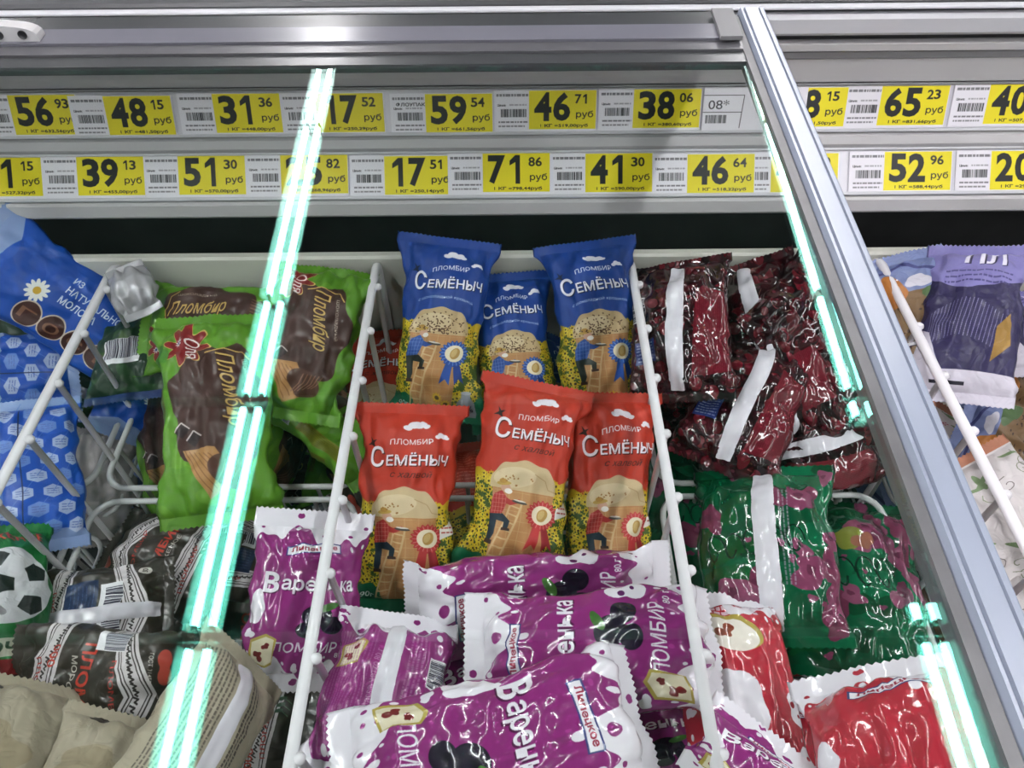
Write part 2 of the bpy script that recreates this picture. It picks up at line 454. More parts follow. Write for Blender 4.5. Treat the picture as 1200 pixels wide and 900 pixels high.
class Canvas:
    def __init__(s, w, h, ppm, bg):
        s.w, s.h = w, h
        s.k = ppm * SS
        s.W, s.H = int(round(w * ppm)) * SS, int(round(h * ppm)) * SS
        s.a = np.empty((s.H, s.W, 3), np.float32); s.a[:] = np.array(bg, np.float32) / 255
    def _box(s, x0, x1, y0, y1):
        i0, i1 = max(0, int(x0 * s.k)), min(s.W, int(x1 * s.k) + 2)
        j0, j1 = max(0, int(y0 * s.k)), min(s.H, int(y1 * s.k) + 2)
        if i0 >= i1 or j0 >= j1: return None
        X, Y = np.meshgrid((np.arange(i0, i1) + .5) / s.k, (np.arange(j0, j1) + .5) / s.k)
        return (slice(j0, j1), slice(i0, i1)), X, Y
    def put(s, sl, mask, col, al=1.0):
        c = np.array(col, np.float32) / 255
        v = s.a[sl]
        v[mask] = v[mask] * (1 - al) + c * al
    def rect(s, x0, y0, x1, y1, col, al=1.0):
        b = s._box(x0, x1, y0, y1)
        if b: s.put(b[0], (b[1] >= x0) & (b[1] <= x1) & (b[2] >= y0) & (b[2] <= y1), col, al)
    def ell(s, cx, cy, rx, ry, col, rot=0, al=1.0):
        r = max(rx, ry)
        b = s._box(cx - r, cx + r, cy - r, cy + r)
        if not b: return
        c, sn = math.cos(math.radians(rot)), math.sin(math.radians(rot))
        dx, dy = b[1] - cx, b[2] - cy
        u, v = dx * c + dy * sn, -dx * sn + dy * c
        s.put(b[0], (u / rx) ** 2 + (v / ry) ** 2 <= 1, col, al)
    def star(s, cx, cy, r, n, depth, col, rot=0, sx=1.0):
        b = s._box(cx - r * 1.3, cx + r * 1.3, cy - r * 1.3, cy + r * 1.3)
        if not b: return
        dx, dy = (b[1] - cx) / sx, b[2] - cy
        th = np.arctan2(dy, dx) + math.radians(rot)
        s.put(b[0], np.hypot(dx, dy) <= r * (1 - depth + depth * np.cos(n * th)), col)
    def poly(s, pts, col, al=1.0):
        p = np.array(pts, float)
        b = s._box(p[:, 0].min(), p[:, 0].max(), p[:, 1].min(), p[:, 1].max())
        if not b: return
        sl, X, Y = b
        ins = np.zeros(X.shape, bool)
        q = np.roll(p, -1, 0)
        for (x0, y0), (x1, y1) in zip(p, q):
            if y0 == y1: continue
            cr = ((y0 > Y) != (y1 > Y)) & (X < (x1 - x0) * (Y - y0) / (y1 - y0) + x0)
            ins ^= cr
        s.put(sl, ins, col, al)
    def line(s, x0, y0, x1, y1, w, col, al=1.0):
        d = math.hypot(x1 - x0, y1 - y0) or 1
        nx, ny = -(y1 - y0) / d * w / 2, (x1 - x0) / d * w / 2
        s.poly([(x0 + nx, y0 + ny), (x1 + nx, y1 + ny), (x1 - nx, y1 - ny), (x0 - nx, y0 - ny)], col, al)
    def path(s, pts, w, col):
        for a, b in zip(pts, pts[1:]):
            s.line(a[0], a[1], b[0], b[1], w, col)
            s.ell(b[0], b[1], w / 2, w / 2, col)
    def text(s, t, cx, cy, width, height, col, rot=0, bold=0.02, shear=0.0, arc=0.0, al=1.0):
        co, tr = text_tris(t, bold)
        if len(co) == 0: return
        mn, mx = co.min(0), co.max(0)
        p = (co - (mn + mx) / 2) / (mx - mn) * np.array([width, height])
        p[:, 0] += shear * p[:, 1]
        p[:, 1] += arc * (1 - (2 * p[:, 0] / width) ** 2)
        c, sn = math.cos(math.radians(rot)), math.sin(math.radians(rot))
        p = np.stack([p[:, 0] * c - p[:, 1] * sn + cx, p[:, 0] * sn + p[:, 1] * c + cy], 1)
        for t3 in p[tr]:
            b = s._box(t3[:, 0].min(), t3[:, 0].max(), t3[:, 1].min(), t3[:, 1].max())
            if not b: continue
            sl, X, Y = b
            (ax, ay), (bx, by), (qx, qy) = t3
            e0 = (bx - ax) * (Y - ay) - (by - ay) * (X - ax)
            e1 = (qx - bx) * (Y - by) - (qy - by) * (X - bx)
            e2 = (ax - qx) * (Y - qy) - (ay - qy) * (X - qx)
            s.put(sl, ((e0 >= 0) & (e1 >= 0) & (e2 >= 0)) | ((e0 <= 0) & (e1 <= 0) & (e2 <= 0)), col, al)
    def lines(s, x0, y0, x1, y1, n, th, col, rnd, vertical=False, al=0.8):
        """rows of fine print too small to read"""
        for i in range(n):
            f = (i + .5) / n
            if vertical:
                x = x0 + (x1 - x0) * f; y = y0
                while y < y1:
                    l = rnd.uniform(1.5, 6); s.rect(x - th / 2, y, x + th / 2, min(y + l, y1), col, al); y += l + 0.9
            else:
                y = y0 + (y1 - y0) * f; x = x0
                while x < x1:
                    l = rnd.uniform(1.5, 6); s.rect(x, y - th / 2, min(x + l, x1), y + th / 2, col, al); x += l + 0.9
    def barcode(s, x0, y0, x1, y1, rnd, vertical=False, col=(40, 40, 60), bg=(225, 225, 228)):
        s.rect(x0, y0, x1, y1, bg)
        u0, u1 = (y0, y1) if vertical else (x0, x1)
        u = u0 + (u1 - u0) * .06
        st = (u1 - u0) / 60
        while u < u1 - (u1 - u0) * .06:
            w = st * rnd.choice((.7, .7, 1.4, 2.1))
            if vertical: s.rect(x0 + .6, u, x1 - .6, u + w, col)
            else: s.rect(u, y0 + (y1 - y0) * .22, u + w, y1 - .4, col)
            u += w + st * rnd.choice((.7, 1.0, 1.5))
    def blob(s, cx, cy, r, col, rnd, sx=1.0, amp=0.28, n=26):
        ph = [rnd.uniform(0, 6.28) for _ in range(3)]
        pts = []
        for i in range(n):
            a = 2 * math.pi * i / n
            q = r * (1 + amp * (.6 * math.sin(2 * a + ph[0]) + .5 * math.sin(3 * a + ph[1]) + .3 * math.sin(5 * a + ph[2])))
            pts.append((cx + q * math.cos(a) * sx, cy + q * math.sin(a)))
        s.poly(pts, col)
    def image(s, name, ink=0.86):
        a = s.a.reshape(s.H // SS, SS, s.W // SS, SS, 3).mean((1, 3))
        if ink < 1:                       # printed inks are denser than the bare white film
            f = np.clip((a.min(-1, keepdims=True) - .6) / .25, 0, 1)
            a = a * (ink + (1 - ink) * f)
        h, w = a.shape[:2]
        im = bpy.data.images.new(name, w, h, alpha=False)
        px = np.ones((h, w, 4), np.float32); px[..., :3] = np.clip(a, 0, 1)
        im.pixels.foreach_set(px.ravel()); im.update(); im.pack()
        return im

def print_mat(name, im, rough=0.35, coat=0.0, bump=0.25, bscale=90.0, crinkle=0.0, spec=0.3):
    mt = bpy.data.materials.new(name); mt.use_nodes = True
    nt = mt.node_tree; N = nt.nodes; L = nt.links
    p = N['Principled BSDF']
    p.inputs['Roughness'].default_value = rough
    p.inputs['Coat Weight'].default_value = coat
    p.inputs['Coat Roughness'].default_value = 0.04
    p.inputs['Specular IOR Level'].default_value = spec
    tx = N.new('ShaderNodeTexImage'); tx.image = im; tx.extension = 'REPEAT'
    uv = N.new('ShaderNodeTexCoord'); L.new(uv.outputs['UV'], tx.inputs['Vector'])
    L.new(tx.outputs['Color'], p.inputs['Base Color'])
    if bump > 0:
        no = N.new('ShaderNodeTexNoise'); no.inputs['Scale'].default_value = bscale; no.inputs['Detail'].default_value = 2
        no.inputs['Distortion'].default_value = 0.8
        L.new(uv.outputs['Object'], no.inputs['Vector'])
        sb = N.new('ShaderNodeMath'); sb.operation = 'SUBTRACT'; sb.inputs[1].default_value = 0.5; L.new(no.outputs['Fac'], sb.inputs[0])
        ab = N.new('ShaderNodeMath'); ab.operation = 'ABSOLUTE'; L.new(sb.outputs[0], ab.inputs[0])      # sharp film creases
        b = N.new('ShaderNodeBump'); b.inputs['Strength'].default_value = min(1, bump * 2.4); b.inputs['Distance'].default_value = 0.006
        L.new(ab.outputs[0], b.inputs['Height'])
        last = b
        if crinkle > 0:
            vo = N.new('ShaderNodeTexVoronoi'); vo.feature = 'F1'; vo.inputs['Scale'].default_value = bscale * 0.7
            mxn = N.new('ShaderNodeVectorMath'); mxn.operation = 'ADD'
            sc = N.new('ShaderNodeVectorMath'); sc.operation = 'SCALE'; sc.inputs['Scale'].default_value = 0.02
            L.new(no.outputs['Color'], sc.inputs[0]); L.new(uv.outputs['Object'], mxn.inputs[0]); L.new(sc.outputs[0], mxn.inputs[1])
            L.new(mxn.outputs[0], vo.inputs['Vector'])
            b2 = N.new('ShaderNodeBump'); b2.inputs['Strength'].default_value = crinkle; b2.inputs['Distance'].default_value = 0.006
            L.new(vo.outputs['Distance'], b2.inputs['Height']); L.new(b.outputs['Normal'], b2.inputs['Normal'])
            last = b2
        L.new(last.outputs['Normal'], p.inputs['Normal'])
        if coat > 0: L.new(last.outputs['Normal'], p.inputs['Coat Normal'])
    return mt

# ================================================================== PRINTED DESIGNS
WHITE = (226, 222, 230)

def art_cup(name, main, choc):
    rnd = random.Random(5)
    W, L = 105, 205
    c = Canvas(2 * W, L, 3.0, main)
    # sunflower field
    c.rect(0, 0, 2 * W, 104, (74, 98, 34))
    for x in range(0, 2 * W, 3):
        c.ell(x, 103 + 3 * math.sin(x * .21), 4, 5, (206, 178, 40))
    for i in range(640):
        x, y = rnd.uniform(0, 2 * W), rnd.uniform(14, 106)
        r = rnd.uniform(2.6, 3.9)
        c.star(x, y, r * 1.2, 7, .22, rnd.choice(((226, 196, 38), (214, 182, 30), (234, 208, 60))), rnd.uniform(0, 50))
        c.ell(x, y, r * .36, r * .34, (64, 44, 22))
    for i in range(260):
        x, y = rnd.uniform(0, 2 * W), rnd.uniform(14, 100)
        c.ell(x, y, rnd.uniform(.8, 2.0), .7, (40, 84, 36), rnd.uniform(0, 180))
    # grass foot
    c.poly([(0, 0)] + [(x, 24 + 5 * math.sin(x * .06 + .6) + 1.5 * math.sin(x * .31)) for x in range(0, 2 * W + 1, 3)] + [(2 * W, 0)], (14, 104, 66))
    # wafer cup and ice cream dome
    cx = 53
    c.poly([(cx - 27, 96), (cx + 27, 96), (cx + 18, 12), (cx - 18, 12)], (200, 146, 92))
    for k in range(9):
        y = 20 + k * 9
        c.line(cx - 24 + (86 - y) * .06, y, cx + 24 - (86 - y) * .06, y, .7, (216, 172, 118), .8)
    for k in range(-2, 3):
        c.line(cx + k * 11, 94, cx + k * 7, 14, .7, (216, 172, 118), .8)
    c.poly([(cx + 6, 94), (cx + 27, 96), (cx + 18, 12), (cx + 8, 12)], (186, 126, 74), .35)
    pts = []
    for i in range(40):
        a = math.pi * i / 39
        pts.append((cx + 29 * math.cos(a), 94 + 29 * math.sin(a) ** .8 + 1.2 * math.sin(a * 9)))
    c.poly(pts, (222, 196, 152) if not choc else (214, 186, 140))
    c.ell(cx - 8, 106, 18, 10, (234, 214, 176), 12, .7)
    c.path([(cx + 8, 112), (cx + 18, 107), (cx + 22, 99), (cx + 29, 97)], .7, (190, 160, 112))
    if choc:
        for i in range(120):
            a, q = rnd.uniform(0, math.pi), rnd.uniform(.1, .95)
            c.ell(cx + 30 * q * math.cos(a), 95 + 25 * q * math.sin(a), .9, .6, (92, 60, 36), rnd.uniform(0, 180))
    # ladder
    lc = (230, 194, 142)
    c.line(29, 14, 45, 84, 1.6, lc); c.line(39, 12, 53, 82, 1.6, lc)
    for k in range(9):
        f = k / 9 + .04
        c.line(29 + 16 * f, 14 + 70 * f, 39 + 14 * f, 12 + 70 * f, 1.4, lc)
    # climber in a checked shirt
    tr = (36, 52, 66) if not choc else (44, 52, 46)
    sh = (186, 52, 48) if not choc else (44, 84, 168)
    c.poly([(25, 68), (38, 70), (45, 64), (44, 56), (40, 57), (40, 62), (33, 63), (34, 50), (32, 44), (28, 44), (27, 55)], tr)
    c.rect(27, 41, 34, 44.5, (66, 40, 30)); c.rect(39, 54.5, 46, 57, (66, 40, 30))
    c.poly([(25, 68), (37, 70), (42, 84), (36, 92), (29, 88), (26, 80)], sh)
    c.poly([(36, 88), (44, 84), (51, 86), (52, 83), (44, 79), (37, 81)], sh)
    for k in range(5):
        c.line(26, 71 + k * 4, 40, 72 + k * 4, .5, (226, 150, 140) if not choc else (120, 150, 210), .7)
        c.line(27 + k * 3, 69, 28 + k * 3, 89, .5, (226, 150, 140) if not choc else (120, 150, 210), .7)
    c.ell(39, 95, 4.2, 4.6, (224, 176, 150)); c.ell(41.5, 92, 3.2, 2.6, (228, 222, 216))
    c.ell(37, 99, 6.4, 2.0, (208, 170, 80), 8); c.ell(36.5, 101, 3.4, 2.4, (196, 150, 66))
    c.ell(51, 83, 6, 1.3, (70, 66, 62), -6); c.ell(51, 84.4, 5, .8, (214, 206, 196), -6)
    for i in range(14):
        c.ell(rnd.uniform(34, 60), rnd.uniform(98, 108), .9, .6, (170, 120, 60) if not choc else (80, 50, 30), rnd.uniform(0, 180))
    # rosette
    rc = (196, 52, 54) if not choc else (36, 84, 176)
    rd = (160, 36, 44) if not choc else (26, 62, 146)
    rx, ry = 71, 74
    c.poly([(rx - 6, ry - 8), (rx - 12, ry - 34), (rx - 6, ry - 28), (rx - 2, ry - 34), (rx, ry - 8)], rc)
    c.poly([(rx + 6, ry - 8), (rx + 13, ry - 32), (rx + 7, ry - 27), (rx + 3, ry - 33), (rx, ry - 8)], rd)
    c.star(rx, ry, 14.5, 20, .07, rc)
    for k in range(20):
        a = 2 * math.pi * k / 20
        c.line(rx + 9 * math.cos(a), ry + 9 * math.sin(a), rx + 13 * math.cos(a), ry + 13 * math.sin(a), .8, (226, 130, 126) if not choc else (120, 160, 226))
    c.ell(rx, ry, 9.2, 9.2, (238, 226, 196))
    c.ell(rx + .5, ry, 4.6, 6.4, (202, 160, 84), -20); c.ell(rx - .4, ry + .6, 2.6, 4.8, (228, 194, 124), -20)
    if not choc:
        c.poly([(rx + 12, ry - 2), (rx + 30, ry + 4), (rx + 29, ry + 16), (rx + 12, ry + 9)], (232, 224, 220))
        c.lines(rx + 14, ry + 3, rx + 28, ry + 12, 2, 1.5, (204, 70, 60), rnd)
    # sunflowers and churn
    for x, y, r in ((58, 26, 5.5), (66, 20, 5), (60, 14, 5)):
        c.star(x, y, r, 11, .16, (232, 190, 40)); c.ell(x, y, r * .42, r * .42, (94, 62, 26))
    c.poly([(78, 6), (96, 6), (97, 22), (92, 28), (92, 33), (82, 33), (82, 28), (77, 22)], (152, 156, 166))
    c.ell(87, 33, 6, 1.8, (178, 182, 192)); c.ell(83, 17, 1.6, 9, (190, 194, 202), 0, .7)
    c.text('12%', 87, 16, 13, 7, (46, 52, 66), bold=.01)
    c.text('90г', 21, 17, 13, 6.5, (226, 232, 224), bold=.012, shear=.15)
    # clouds, bird, name
    for x, y, s in ((59, 181, 1.0), (81, 171, .62)):
        for dx, dy, r in ((-7, 0, 3.4), (-2, 3, 4.6), (4, 1.6, 4.2), (8, -.6, 2.6)):
            c.ell(x + dx * s, y + dy * s, r * s * 1.15, r * s * .85, WHITE)
    bd = (44, 26, 22) if not choc else (16, 28, 60)
    c.poly([(16, 163), (21, 166), (20, 171), (23, 167), (27, 168), (24, 165), (25, 161), (21, 163)], bd)
    shd = tuple(int(q * .42) for q in main)
    c.text('ПЛОМБИР', 56, 166, 34, 5.2, WHITE, bold=.012, arc=1.8, rot=2)
    for dx, dy, col in ((.9, -1.0, shd), (0, 0, WHITE)):
        c.text('С', 27 + dx, 152 + dy, 15, 20, col, bold=.012)
        c.text('ЕМЁНЫЧ', 63 + dx, 150.5 + dy, 53, 13, col, bold=.02, arc=.8, rot=1)
    if not choc:
        c.text('с халвой', 58, 136, 34, 6.4, (70, 28, 22), bold=.0, shear=.3)
    else:
        c.text('с шоколадной крошкой', 55, 130, 54, 4.4, (214, 222, 238), bold=.0, shear=.1, arc=5)
    # back of the pack
    c.lines(120, 116, 190, 190, 16, 1.3, tuple(min(255, q + 80) for q in main), rnd)
    return c.image(name)

def art_berry(name, main, dark, cap, berry, side=False):
    """glossy bar wrapper with white splashed ends"""
    rnd = random.Random(9)
    W, L = 105, 185
    c = Canvas(2 * W, L, 2.8, main)
    for i in range(46):
        c.ell(rnd.uniform(0, 2 * W), rnd.uniform(25, 160), rnd.uniform(.6, 2.2), rnd.uniform(.6, 2.2), tuple(min(255, int(q * 1.12 + 12)) for q in main))
    for k in (0, 1):                                     # splashed white ends
        off = k * 1.7
        f = lambda x: 28 + 8 * math.sin(x * .085 + off) + 6 * math.sin(x * .19 + 1 + off) + 2.5 * math.sin(x * .43 + off)
        if k == 0:
            c.poly([(0, 0)] + [(x, f(x)) for x in range(0, 2 * W + 1, 2)] + [(2 * W, 0)], WHITE)
        else:
            c.poly([(0, L)] + [(x, L - f(x)) for x in range(0, 2 * W + 1, 2)] + [(2 * W, L)], WHITE)
        for i in range(16):
            x = rnd.uniform(0, 2 * W); y = f(x) - rnd.uniform(5, 12); r = rnd.uniform(1.2, 4)
            c.ell(x, y if k == 0 else L - y, r, r * .85, main)
            y = f(x) + rnd.uniform(4, 9)
            c.ell(x, y if k == 0 else L - y, r * .7, r * 1.2, WHITE)
    c.blob(14, 84, 15, WHITE, rnd, .7); c.blob(96, 66, 13, WHITE, rnd, .8); c.blob(12, 60, 5, WHITE, rnd)
    c.ell(92, 70, 2.6, 2.6, dark); c.ell(98, 62, 1.6, 1.6, dark)
    if side:
        c.blob(46, 66, 30, WHITE, rnd, .8, .2); c.ell(24, 70, 4, 7, main); c.ell(28, 56, 2.4, 3, main)
        c.ell(54, 132, 24, 17, (196, 176, 84), -20); c.ell(52, 129, 22, 15, (232, 226, 214), -20); c.blob(50, 132, 6, (150, 70, 50), rnd, 1.0, .5)
        c.lines(34, 150, 78, 160, 2, 3.4, WHITE, rnd)
        return c.image(name)
    # ribbon
    ry = L - 42
    c.poly([(34, ry - 4), (52, ry - 1), (74, ry - 1), (74, ry + 8), (54, ry + 8), (34, ry + 5)], (60, 66, 130))
    c.poly([(35, ry - 3), (52, ry), (73, ry), (73, ry + 7), (54, ry + 7), (35, ry + 4)], (230, 226, 234))
    c.text('Липецкое', 54, ry + 3, 33, 5.2, (170, 44, 70), bold=.02, rot=4)
    # name
    shd = tuple(int(q * .55) for q in main)
    for dx, dy, col in ((1.0, -1.0, shd), (0, 0, WHITE)) if cap else ():
        c.text('В', 25 + dx, 111 + dy, 14, 21, col, bold=.03)
        c.text('аренька', 62 + dx, 108 + dy, 56, 15, col, bold=.02)
    # berries
    for x, y, r in ((62, 80, 11), (74, 70, 9), (56, 66, 8)) if cap else ():
        c.ell(x, y, r, r, berry); c.star(x + 1, y + 2, r * .4, 5, .3, tuple(int(q * .6) for q in berry))
    if cap: c.ell(70, 88, 8, 3.4, (70, 120, 50), 30)
    if cap: c.text('ПЛОМБИР', 52, 48, 54, 11, WHITE, bold=.012, shear=.12)
    c.text('80 г', 84, 40, 12, 5, WHITE, bold=.01)
    # slice of ice cream on the side and back
    for x, y in ((24, 44), (128, 122), (196, 60)):
        c.poly([(x - 12, y - 16), (x + 8, y - 13), (x + 12, y + 12), (x + 4, y + 17), (x - 10, y + 10)], (196, 176, 84))
        c.poly([(x - 9, y - 14), (x + 8, y - 11), (x + 10, y + 11), (x + 4, y + 14), (x - 8, y + 8)], (232, 222, 190))
        c.blob(x - 2, y - 4, 4, (128, 36, 40), rnd, 1.0, .5); c.blob(x + 4, y + 5, 2.6, (128, 36, 40), rnd)
    # back print
    lt = tuple(min(255, int(q * .7 + 88)) for q in main)
    c.lines(113, 34, 146, 152, 13, .9, lt, rnd, True, .6)
    c.text('Масса нетто 80 г', 149, 92, 70, 5, lt, rot=90, bold=.01)
    c.lines(168, 34, 180, 152, 4, 1.4, lt, rnd, True, .8)
    c.barcode(184, 90, 200, 124, rnd, True)
    return c.image(name)

def art_green(name):
    """green and brown chocolate plombir pack"""
    rnd = random.Random(3)
    W, L = 112, 190
    G, B = (98, 156, 40), (76, 48, 42)
    c = Canvas(2 * W, L, 2.6, G)
    for i in range(30):
        c.blob(rnd.uniform(0, 2 * W), rnd.uniform(0, L), rnd.uniform(5, 11), (112, 170, 48), rnd)
    # brown panel with scalloped edge
    pts = []
    for i in range(60):
        a = 2 * math.pi * i / 60
        r = 1 + .10 * math.sin(7 * a + .5) + .05 * math.sin(3 * a)
        pts.append((60 + 38 * r * math.cos(a), 96 + 62 * r * math.sin(a)))
    c.poly(pts, B)
    for k in range(4):
        c.poly([(150 + 30 * math.cos(a * .21 + k) * .3 + 20 * math.cos(a * .21), 40 + k * 34 + 13 * math.sin(a * .21)) for a in range(30)], B)
    # starburst
    c.star(36, 156, 21, 8, .22, (238, 206, 120), 10); c.star(36, 156, 19.6, 8, .22, (140, 26, 30), 10)
    c.star(30, 160, 4.2, 9, .3, (222, 226, 230)); c.ell(30, 160, 1.5, 1.5, (60, 90, 150))
    c.text('Оля', 42, 152, 21, 11, (232, 222, 220), rot=-84, bold=.01, shear=.2)
    c.blob(12, 150, 9, (72, 140, 36), rnd)
    # script name, running down the pack
    for dx, dy, col in ((-1.2, -.9, (60, 28, 16)), (0, 0, (226, 188, 108))):
        c.text('Пломбир', 68 + dx, 112 + dy, 66, 17, col, rot=-84, bold=.008, shear=.35)
    c.text('шоколадный', 83, 116, 44, 4.6, (200, 186, 170), rot=-84, bold=.0)
    c.path([(52, 146), (66, 150), (80, 146), (86, 138)], 1.2, (226, 188, 108))
    # wafer cup with chocolate ice cream
    c.poly([(30, 62), (56, 62), (74, 30), (50, 20)], (196, 146, 92))
    for k in range(6): c.line(32 + k * 4, 62 - k * 1.2, 52 + k * 4, 24 + k * 2, .7, (150, 100, 56))
    c.ell(66, 40, 17, 12, (88, 56, 44), -50)
    for k in range(6): c.path([(56 + k * 3.2, 30 + k * 1), (62 + k * 3, 40), (64 + k * 3.4, 50)], .9, (150, 108, 88))
    for x, y in ((30, 78), (40, 70)):
        c.poly([(x - 6, y), (x, y + 8), (x + 7, y + 2), (x + 1, y - 6)], (46, 30, 32)); c.line(x - 6, y, x, y + 8, 1.4, (206, 190, 190)); c.line(x, y + 8, x + 7, y + 2, 1.2, (206, 190, 190))
    # side and back print
    c.rect(0, 62, 9, 122, (104, 112, 28)); c.lines(1, 66, 8, 120, 3, .8, (70, 84, 24), rnd, True)
    c.rect(196, 60, 214, 150, (128, 130, 30)); c.lines(197, 62, 213, 148, 7, .8, (80, 90, 26), rnd, True)
    c.barcode(200, 20, 216, 50, rnd, True)
    c.blob(140, 50, 16, (170, 122, 96), rnd); c.blob(142, 48, 11, (96, 62, 50), rnd)
    c.lines(118, 70, 132, 150, 5, .9, (66, 110, 30), rnd, True)
    return c.image(name)

def art_milk(name, cap):
    """blue milk ice cream wrapper, print along the length"""
    rnd = random.Random(4)
    W, L = 110, 190
    B = (26, 82, 186)
    c = Canvas(2 * W, L, 2.6, B)
    for i in range(14):
        c.blob(rnd.uniform(0, 2 * W), rnd.uniform(0, L), rnd.uniform(10, 24), (32, 92, 200), rnd)
    # pale waves at the ends
    lb = (150, 176, 226)
    c.poly([(0, 0), (0, 18), (30, 30), (60, 22), (80, 40), (110, 24), (150, 30), (220, 20), (220, 0)], lb)
    c.poly([(0, L), (0, L - 10), (40, L - 14), (80, L - 9), (120, L - 14), (220, L - 9), (220, L)], lb)
    c.poly([(92, 0), (110, 0), (112, 70), (104, 60), (97, 30)], (196, 206, 226))
    # daisy
    for k in range(12):
        a = 2 * math.pi * k / 12
        c.ell(58 + 6 * math.cos(a), 66 + 6 * math.sin(a), 4.2, 1.7, (232, 232, 226), math.degrees(a))
    c.ell(58, 66, 3.2, 3.2, (226, 180, 50))
    # words run along the length (read with the pack on its side)
    for i, w in enumerate(('ИЗ', 'НАТУРАЛЬНОГО', 'МОЛОКА')):
        ln = (9, 66, 36)[i]
        c.text(w, 34 + i * 10, 84 + ln / 2, ln, 6.6, (222, 228, 240), rot=90, bold=.02)
    for i, ch in enumerate('ГОСТ'):
        y = 72 + i * 23
        c.ell(80, y, 14, 12, (214, 196, 180)); c.ell(80, y, 12.6, 10.8, (70, 30, 26))
        c.text(ch, 80, y, 14, 11, (140, 96, 74), rot=90, bold=.02)
    c.ell(84, 166, 6, 8, (206, 54, 36))
    # honeycomb side (back)
    hx = (196, 206, 232)
    for r in range(8):
        for q in range(5):
            x, y = 118 + q * 22 + (r % 2) * 11, 26 + r * 20
            if x > 214: continue
            col = hx if (r + q) % 3 else (120, 152, 220)
            R = 8.6
            c.poly([(x + R * math.cos(math.radians(60 * k + 30)), y + R * math.sin(math.radians(60 * k + 30))) for k in range(6)], col, .85)
            c.lines(x - 5, y - 4, x + 5, y + 4, 3, 1.0, (90, 110, 180), rnd)
            c.line(x, y, x + 11, y + 20, .5, (90, 130, 214))
    c.line(162, 26, 162, 170, 1.1, (40, 50, 90))
    return c.image(name)

def art_brown(name):
    """dark brown pack with white ornament bands"""
    rnd = random.Random(6)
    W, L = 112, 185
    B = (62, 56, 48)
    c = Canvas(2 * W, L, 2.6, B)
    wh = (216, 210, 212)
    for base in (0, W):
        for yy, sgn in ((118, 1), (52, -1)):
            a = [(base + 0, yy - 14), (base + 56, yy + 16 * sgn), (base + W, yy - 14)]
            b = [(base + W, yy + 12), (base + 56, yy + 42 * sgn if sgn > 0 else yy + 10), (base + 0, yy + 12)]
            c.poly(a + b, wh)
            for o, w in ((4, 1.1), (7, .8)):
                for p, q in zip(a, a[1:]): c.line(p[0], p[1] + o, q[0], q[1] + o, w, (52, 46, 42))
                for p, q in zip(b, b[1:]): c.line(p[0], p[1] - o, q[0], q[1] - o, w, (52, 46, 42))
            for k in range(22):                                   # running ornament
                x = base + 3 + k * 5
                y = yy + 6 + (16 * sgn + 4) * (1 - abs((k * 5 + 3) - 56) / 56)
                c.path([(x - 1.6, y - 2.4), (x + .4, y + 2.2), (x + 1.8, y - .6), (x + 3.2, y + 1.6)], 1.2, (48, 42, 38))
            c.text('ПЛОМБИР', base + 54, yy - 1 + 6 * sgn, 46, 5, (196, 60, 52), bold=.01, rot=8)
    c.text('ПЛОМБИР', 56, 92, 74, 13, (206, 66, 48), bold=.03)
    c.text('МОРОЖЕНОЕ', 56, 79, 52, 6, (206, 200, 190), bold=.012)
    c.ell(26, 163, 8, 5, (208, 84, 68)); c.ell(40, 164, 8, 5, (208, 84, 68)); c.rect(24, 160, 42, 167, (208, 84, 68))
    c.text('ГОСТ 31457', 34, 153, 24, 3.6, (214, 208, 200), bold=.005)
    for k in range(3):
        c.path([(70 + k * 6, 26), (74 + k * 6, 34), (72 + k * 6, 40)], .8, (96, 130, 100)); c.ell(74 + k * 6, 37, 2, 4.6, (74, 104, 80), 20)
    c.text('000', 30, 56, 18, 8, (206, 66, 48), bold=.01)
    # barcode label and navy panel
    c.barcode(W + 30, 100, W + 82, 128, rnd)
    c.rect(W + 26, 58, W + 84, 97, (34, 54, 92)); c.lines(W + 30, 62, W + 80, 94, 7, 1.0, (74, 96, 140), rnd)
    c.ell(W + 16, 150, 6, 8, (218, 212, 206)); c.text('OS', W + 16, 150, 7, 6, (60, 52, 46), bold=.02)
    c.barcode(4, 96, 24, 128, rnd)
    return c.image(name)

def art_beige(name):
    rnd = random.Random(8)
    W, L = 112, 185
    c = Canvas(2 * W, L, 2.4, (188, 178, 156))
    c.lines(122, 20, 160, 165, 11, 1.5, (96, 88, 78), rnd, True)
    c.lines(176, 20, 188, 165, 3, 2.0, (70, 62, 56), rnd, True)
    for k in range(3): c.text('СТО', 104, 50 + k * 40, 14, 9, (70, 60, 54), rot=90, bold=.02)
    c.rect(0, 0, 224, 16, (74, 66, 58)); c.blob(40, 90, 24, (174, 160, 132), rnd)
    c.ell(30, 165, 8, 6, (60, 50, 46))
    return c.image(name)

